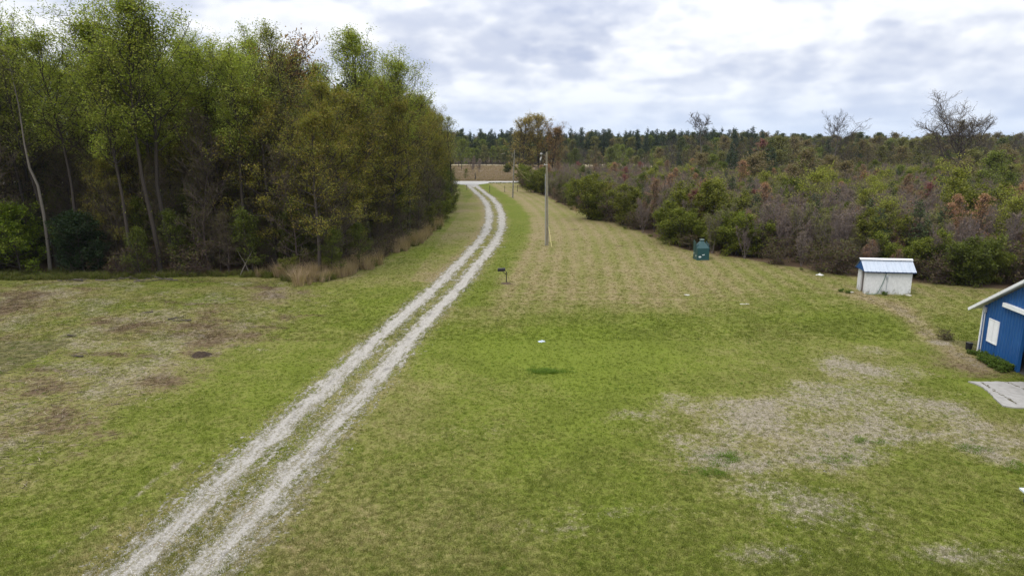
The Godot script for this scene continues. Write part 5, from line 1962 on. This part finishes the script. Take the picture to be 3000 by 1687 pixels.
func make_far_woods() -> void:
	rng.seed = 700
	stood.clear()
	# the pine line beyond the fallow field and its run to the east
	var n := 0
	for tries in 3000:
		var x := rng.randf_range(-70.0, 130.0)
		var z := -319.0 - absf(rng.randfn(0, 14.0))
		if n > 230 or not free_spot(x, z, 3.0):
			continue
		var r := rng.randf()
		var at := Vector3(x, 0, z)
		if r < 0.58:
			plant("pine", rng.randi(), "pine_tree", "dark blue-green pine in the tree line beyond the fallow field", "tree", "pine line beyond the field", at, rng.randf_range(0.78, 1.08))
		else:
			plant("mixed", rng.randi(), "far_hardwood", "light-leaved hardwood among the far pines", "tree", "hardwoods among the far pines", at, rng.randf_range(0.7, 1.05))
		n += 1
	# lighter trees west of the field and around the road
	for q in [[-24.0, -205.0, 0, 1.0], [-30.0, -215.0, 1, 1.05], [-21.0, -225.0, 1, 0.95], [-25.0, -245.0, 3, 1.0], [-19.0, -260.0, 0, 0.9], [-32.0, -232.0, 0, 1.2], [-22.0, -285.0, 2, 1.0], [-28.0, -300.0, 0, 1.1], [-36.0, -200.0, 1, 1.1]]:
		plant("mixed", q[2], "far_hardwood", "olive hardwood on the west side of the fallow field", "tree", "hardwoods west of the field", Vector3(q[0], 0, q[1]), q[3])
	# low trees in front of the pines
	for i in 110:
		var x := rng.randf_range(-20.0, 110.0)
		var z := rng.randf_range(-316.0, -300.0) if x < 14.0 else rng.randf_range(-310.0, -230.0)
		plant("mixed", rng.randi() % 3, "far_hardwood", "low round hardwood in front of the far pines", "tree", "low hardwoods before the far pines", Vector3(x, 0, z), rng.randf_range(0.4, 0.75))
	# east: mixed wood from the thicket's back to the skyline
	n = 0
	for tries in 5000:
		var z := rng.randf_range(-330.0, -178.0)
		var x := rng.randf_range(14.0, -z * 0.82 + 10.0)
		if n >= 290 or z > -188.0 and x < 30.0:
			continue
		if x < 60.0 and z < -225.0 and rng.randf() < 0.5:
			continue
		if not free_spot(x, z, 5.2):
			continue
		var at := Vector3(x, 0, z)
		var r := rng.randf()
		var k := rng.randf_range(0.55, 1.0) * (1.0 if x > 70.0 else 0.72)
		if r < 0.12:
			plant("pine", rng.randi(), "pine_tree", "dark pine in the mixed wood behind the thicket", "tree", "pines behind the thicket", at, k * 0.78)
		elif r < 0.46:
			plant("twiggy", rng.randi(), "bare_far_tree", "leafless grey tree in the mixed wood behind the thicket", "tree", "bare trees behind the thicket", at, k * 1.1)
		elif r < 0.49:
			plant("oldbare", 1, "bare_far_tree", "tall forked bare tree in the mixed wood behind the thicket", "tree", "bare trees behind the thicket", at, k * 0.9)
		else:
			plant("mixed", [1, 3, 3, 1, 2, 0][rng.randi() % 6], "far_hardwood", "hardwood in early leaf behind the thicket", "tree", "hardwoods behind the thicket", at, k)
		n += 1
	# and the woods that close the skyline
	for i in 4:
		var xf := []
		for k in 420:
			var z := rng.randf_range(-720.0, -345.0)
			var x := rng.randf_range(z * 0.55, -z * 0.3) if i < 2 else rng.randf_range(z * 0.3, -z * 0.9)
			xf.append(Transform3D(Basis(Vector3.UP, rng.randf() * TAU).scaled(Vector3.ONE * rng.randf_range(0.7, 1.1) * (0.95 if i < 2 else 1.15)), Vector3(x, 0, z)))
		scatter("distant_wood", both(kinds.pine[i] if i < 2 else kinds.mixed[i]), xf, ["distant dark pine wood along the skyline", "distant blue pine wood behind the fields", "distant olive hardwoods along the skyline", "distant brown hardwoods along the skyline"][i], "wood")


func make_lawn() -> void:
	# grass that stands: short tufts over the near lawn, coloured as the turf they grow in
	var tuft := grass_clump(9, 0.045, 0.07, 0.006, [Color(1, 1, 1)], 800, 0.9)
	rng.seed = 801
	var xf := []
	var tint := []
	for i in 280000:
		var z := -lerpf(13.5, 95.0, pow(rng.randf(), 1.8))
		var x := rng.randf_range(z * 0.80 - 4.0, -z * 0.80 + 4.0)
		var s := x - drive_x(z)
		if absf(absf(s) - 0.9) < 0.35 or in_wood(x, z) > 0.0 or in_thicket(x, z) > 0.0:
			continue
		if x > 20.3 and z > -29.4 and z < -26.1 or x > 24.0 and z > -34.2 or x > 25.0 and x < 28.6 and z < -47.3 and z > -49.8:
			continue
		var c := ground_color(x, z)
		if rng.randf() < clampf((-z - 38.0) / 55.0, 0.0, 1.0):
			continue
		var k := rng.randf_range(1.1, 1.6)
		xf.append(Transform3D(Basis(Vector3.UP, rng.randf() * TAU).scaled(Vector3.ONE * rng.randf_range(0.6, 1.3) * (1.0 if z > -36.0 else 1.5)), Vector3(x, 0, z)))
		tint.append(Color(c.r * k, c.g * k * 1.02, c.b * k))
	scatter("lawn_grass", tuft, xf, "short mown grass of the lawn", "grass", tint)
	# ranker tufts
	var rank := grass_clump(40, 0.11, 0.16, 0.007, [Color(0.12, 0.20, 0.025), Color(0.14, 0.22, 0.03), Color(0.10, 0.17, 0.022)], 802, 0.8)
	xf = []
	for q in [[1.66, -30.9, 0.9, 0.4, 110], [7.4, -21.9, 0.9, 0.5, 45], [6.6, -20.8, 0.7, 0.4, 30], [16.5, -22.6, 0.7, 0.4, 20], [13.0, -23.2, 1.0, 0.4, 16], [17.5, -21.0, 1.2, 0.6, 26], [11.4, -21.6, 1.0, 0.5, 18]]:
		for i in q[4]:
			xf.append(Transform3D(Basis(Vector3.UP, rng.randf() * TAU).scaled(Vector3(1.0, 0.6, 1.0) * rng.randf_range(0.6, 1.1)), Vector3(q[0] + rng.randfn(0, q[2] * 0.5), 0, q[1] + rng.randfn(0, q[3] * 0.5))))
	for i in 900:
		var z := -rng.randf_range(14.0, 44.0)
		var x := rng.randf_range(z * 0.8, -z * 0.75)
		if absf(absf(x - drive_x(z)) - 0.9) < 0.6 or x > 20.0:
			continue
		xf.append(Transform3D(Basis(Vector3.UP, rng.randf() * TAU).scaled(Vector3.ONE * rng.randf_range(0.3, 0.6)), Vector3(x, 0, z)))
	scatter("rank_grass", rank, xf, "darker green grass tufts scattered over the lawn", "grass")
	# stones loose on the drive and the bare yard
	var pb := Buf.new()
	for lv in [[0.0, -0.4], [1.0, 0.0], [0.6, 0.55]]:
		for k in 5:
			pb.v.append(Vector3(cos(TAU * k / 5.0) * lv[0], lv[1], sin(TAU * k / 5.0) * lv[0]))
			pb.c.append(Color.WHITE)
	for l in 2:
		for k in 5:
			var p := l * 5 + k
			var q := l * 5 + (k + 1) % 5
			pb.tri(p, p + 5, q)
			pb.tri(q, p + 5, q + 5)
	for k in 3:
		pb.tri(10, 10 + k + 2, 10 + k + 1)
	pb.flat = true
	var sm := mat(Color.WHITE, 0.9, 0.0, 0.2)
	sm.vertex_color_use_as_albedo = true
	var pebble := pb.mesh(sm)
	xf = []
	tint = []
	for i in 42000:
		var on_drive := i % 4 != 0
		var z := -lerpf(13.5, 60.0, pow(rng.randf(), 1.6))
		var x := drive_x(z) + (0.9 if rng.randf() < 0.5 else -0.9) + rng.randfn(0, 0.5)
		if not on_drive:
			z = rng.randf_range(-35.0, -14.0)
			x = rng.randf_range(2.0, 24.0)
			var px := zone_image.get_pixel(clampi(int((x - GX0) / 0.25), 0, zone_image.get_width() - 1), clampi(int((z - GZ0) / 0.25), 0, zone_image.get_height() - 1))
			if px.a < 0.3 or rng.randf() > px.a:
				continue
		var s := rng.randf_range(0.008, 0.022)
		var k := rng.randf_range(0.2, 0.46) if on_drive else rng.randf_range(0.14, 0.3)
		xf.append(Transform3D(Basis(Vector3.UP, rng.randf() * TAU).scaled(Vector3(s * rng.randf_range(0.7, 1.4), s * 0.7, s)), Vector3(x, 0.008, z)))
		tint.append(Color(k, k * 0.95, k * 0.88))
	scatter("loose_gravel", pebble, xf, "loose pale stones on the drive and the bare yard", "gravel", tint)
	# cut stalks and straw lying on the western field
	var sb := Buf.new()
	sb.tube(PackedVector3Array([Vector3(-0.5, 0.01, 0), Vector3(-0.1, 0.05, 0.03), Vector3(0.5, 0.015, 0)]), rad(0.03, 0.018, 2), 4, Color.WHITE)
	var stalk := sb.mesh(sm)
	xf = []
	tint = []
	rng.seed = 804
	for i in 6500:
		var z := -rng.randf_range(18.0, 48.0)
		var x := rng.randf_range(z * 0.82, -11.0)
		if x > drive_x(z) - 6.5 - rng.randf() * 5.0:
			continue
		var s := rng.randf_range(0.14, 0.55)
		var k := rng.randf_range(0.12, 0.48) if rng.randf() < 0.7 else 0.06
		xf.append(Transform3D(Basis(Vector3.UP, rng.randf() * TAU).scaled(Vector3(s, s * 0.7, s * 0.6)), Vector3(x, 0, z)))
		tint.append(Color(k, k * 0.84, k * 0.58))
	scatter("cut_stalks", stalk, xf, "cut stalks and straw strewn over the western field", "straw", tint)


func make_weeds_and_sticks() -> void:
	# weeds at the foot of the blue building
	rng.seed = 900
	kinds.weed = []
	for i in 2:
		kinds.weed.append(make_tree({h = 0.75, r = 0.012, stems = 8, base = 0.1, limbs = 34, spread = 0.28, ang0 = 5.0, ang1 = 55.0, up = 0.1, sub = 3, twig = 2, leaf = 8, ls = 0.075, lsp = 0.05,
			cols = [Color(0.09, 0.145, 0.026), Color(0.11, 0.17, 0.032), Color(0.13, 0.18, 0.04)], bark = Color(0.07, 0.09, 0.03), tw = 0.004, splay = 0.6}, 901 + i))
	rng.seed = 903
	for q in [[0.35, 0.5], [0.8, 0.65], [1.2, 0.75], [1.6, 0.85], [1.95, 0.95], [2.3, 0.9], [2.6, 1.0], [2.9, 1.05], [3.15, 0.85], [0.6, 0.55], [1.4, 0.8], [2.75, 0.8]]:
		var s: float = q[0]
		var off := rng.randf_range(0.25, 0.7)
		plant("weed", rng.randi(), "leafy_weed", "leafy green weed at the foot of the blue wall", "weed", "weeds along the blue wall", Vector3(24.3 - 0.1 * s - off, 0, -34.1 + 0.995 * s + off * 0.1), q[1] * 0.7)
	for q in [[24.2, -47.9], [23.9, -48.4], [26.5, -47.35]]:
		plant("weed", rng.randi(), "leafy_weed", "small green weed beside the white shed", "weed", "weeds beside the shed", Vector3(q[0], 0, q[1]), 0.38)
	# bare bush by the path
	plant("bramble", 1, "bare_shrub", "small bare brown shrub near the blue building's corner", "shrub", "", Vector3(23.9, 0, -36.2), 0.35)
	# fallen branches along the wood
	var sm := mat(Color.WHITE, 0.9, 0.0, 0.2)
	sm.vertex_color_use_as_albedo = true
	for k in 14:
		var b := Buf.new()
		var at := Vector3(-30.0 + rng.randfn(0, 2.4), 0, -52.3 + rng.randfn(0, 0.35)) if k < 9 else Vector3(rng.randf_range(-27.0, -15.0), 0, rng.randf_range(-47.0, -30.0))
		var l := rng.randf_range(0.8, 2.4) if k < 9 else rng.randf_range(0.5, 1.1)
		var c := Color(0.10, 0.085, 0.075) * rng.randf_range(0.5, 1.5)
		var p := bough(Vector3(-l / 2.0, 0.06, 0), Vector3(1, 0.02, 0), l, 6, 0.0, 0.08)
		b.tube(p, rad(0.05, 0.015, 6), 6, c, true)
		for e in 4:
			var q := bough(along(p, rng.randf_range(0.3, 0.9)), Vector3(0.7, 0.35, rng.randfn()).normalized(), l * 0.35, 3, -0.1, 0.1)
			b.tube(q, rad(0.018, 0.008, 3), 4, c)
		var o := single("fallen_branch", b, sm, "grey fallen branch heaped along the wood's foot" if k < 9 else "small dead branch lying on the western field", "branch", "branches heaped along the wood" if k < 9 else "branches on the western field")
		o.position = at
		o.rotation.y = rng.randf_range(-0.6, 0.6) + (PI if rng.randf() < 0.5 else 0.0)
	# leaning dead sticks in front of the wood
	for q in [[-22.2, -54.6, 2.6, 0.5], [-21.5, -55.0, 2.2, -0.4], [-14.9, -57.5, 1.8, 1.2]]:
		var b := Buf.new()
		b.tube(bough(Vector3(0, -0.05, 0), Vector3(q[3], 1.0, 0.1).normalized(), q[2], 5, 0.0, 0.06), rad(0.05, 0.015, 5), 6, Color(0.17, 0.15, 0.13))
		var o := single("leaning_stick", b, sm, "pale dead stick leaning out of the undergrowth", "branch", "leaning sticks by the wood")
		o.position = Vector3(q[0], 0, q[1])


# ---------------------------------------------------------------- the scene
# nearer cloud heaps: azimuth, elevation, half width, half height (degrees), shade, strength
const CLOUDS := [[4.6, 8.6, 5.6, 2.8, 0.72, 1.0], [4.0, 6.6, 3.8, 1.0, 0.86, 0.9], [0.5, 10.2, 4.5, 1.5, 0.65, 0.8], [28.0, 5.2, 4.2, 1.7, 0.62, 1.0], [27.4, 4.3, 2.6, 0.7, 0.75, 0.7], [-7.2, 4.8, 4.2, 1.7, 0.85, 0.75],
	[15.0, 3.9, 3.4, 1.0, 0.75, 0.6], [20.0, 3.4, 3.0, 0.9, 0.7, 0.6], [35.0, 4.2, 3.0, 0.9, 0.6, 0.5], [17.0, 8.0, 9.0, 2.4, 0.06, 0.9], [30.0, 9.0, 8.0, 1.6, 0.1, 0.85], [-16.0, 8.6, 8.0, 2.2, 0.1, 0.8], [9.5, 5.2, 3.5, 0.8, 0.12, 0.6],
	[-30.0, 9.6, 7.0, 1.6, 0.75, 0.6], [12.5, 9.0, 1.2, 0.5, 0.6, 0.5], [-2.0, 2.6, 8.0, 0.5, 0.5, 0.5], [10.0, 2.4, 9.0, 0.5, 0.45, 0.5]]


func _ready() -> void:
	var cam := Camera3D.new()
	cam.name = "camera"
	cam.position = Vector3(0, 10.75, 0)
	cam.rotation_degrees = Vector3(-12.2, 0, 0)
	cam.fov = 45.73
	cam.near = 0.1
	cam.far = 8000.0
	add_child(cam)
	var sky := Sky.new()
	var pano := PanoramaSkyMaterial.new()
	pano.panorama = cloud_sky()
	sky.sky_material = pano
	var env := Environment.new()
	env.background_mode = Environment.BG_SKY
	env.sky = sky
	env.tonemap_mode = Environment.TONE_MAPPER_LINEAR
	env.tonemap_exposure = 1.2
	env.sdfgi_enabled = true
	env.ssao_enabled = true
	env.ssil_enabled = true
	env.fog_enabled = true
	env.fog_density = 0.00007
	env.fog_light_color = Color(0.80, 0.88, 1.0)
	var we := WorldEnvironment.new()
	we.environment = env
	add_child(we)
	var sun := DirectionalLight3D.new()
	sun.name = "sun"
	sun.light_color = Color(1.0, 0.96, 0.9)
	sun.light_energy = 0.45
	sun.light_angular_distance = 24.0
	sun.shadow_enabled = true
	sun.rotation_degrees = Vector3(-55, -50, 0)
	add_child(sun)
	bark = textured(noise_texture(0.03, Color(0.6, 0.6, 0.6), Color(1, 1, 1), 1, 256, 4), 1.2, 0.95, 0.0, 0.15)
	bark.vertex_color_use_as_albedo = true
	foliage = mat(Color.WHITE, 0.7, 0.0, 0.25)
	foliage.vertex_color_use_as_albedo = true
	foliage.cull_mode = BaseMaterial3D.CULL_DISABLED
	foliage.backlight_enabled = true
	foliage.backlight = Color(0.85, 0.9, 0.5)
	needles = mat(Color.WHITE, 0.6, 0.0, 0.3)
	needles.vertex_color_use_as_albedo = true
	needles.cull_mode = BaseMaterial3D.CULL_DISABLED
	make_ground()
	make_drive()
	make_building()
	make_shed()
	make_bin()
	make_poles()
	make_mailbox()
	make_small_things()
	grow_kinds()
	make_wood()
	make_thicket()
	make_far_woods()
	make_dry_grass()
	make_lawn()
	make_weeds_and_sticks()
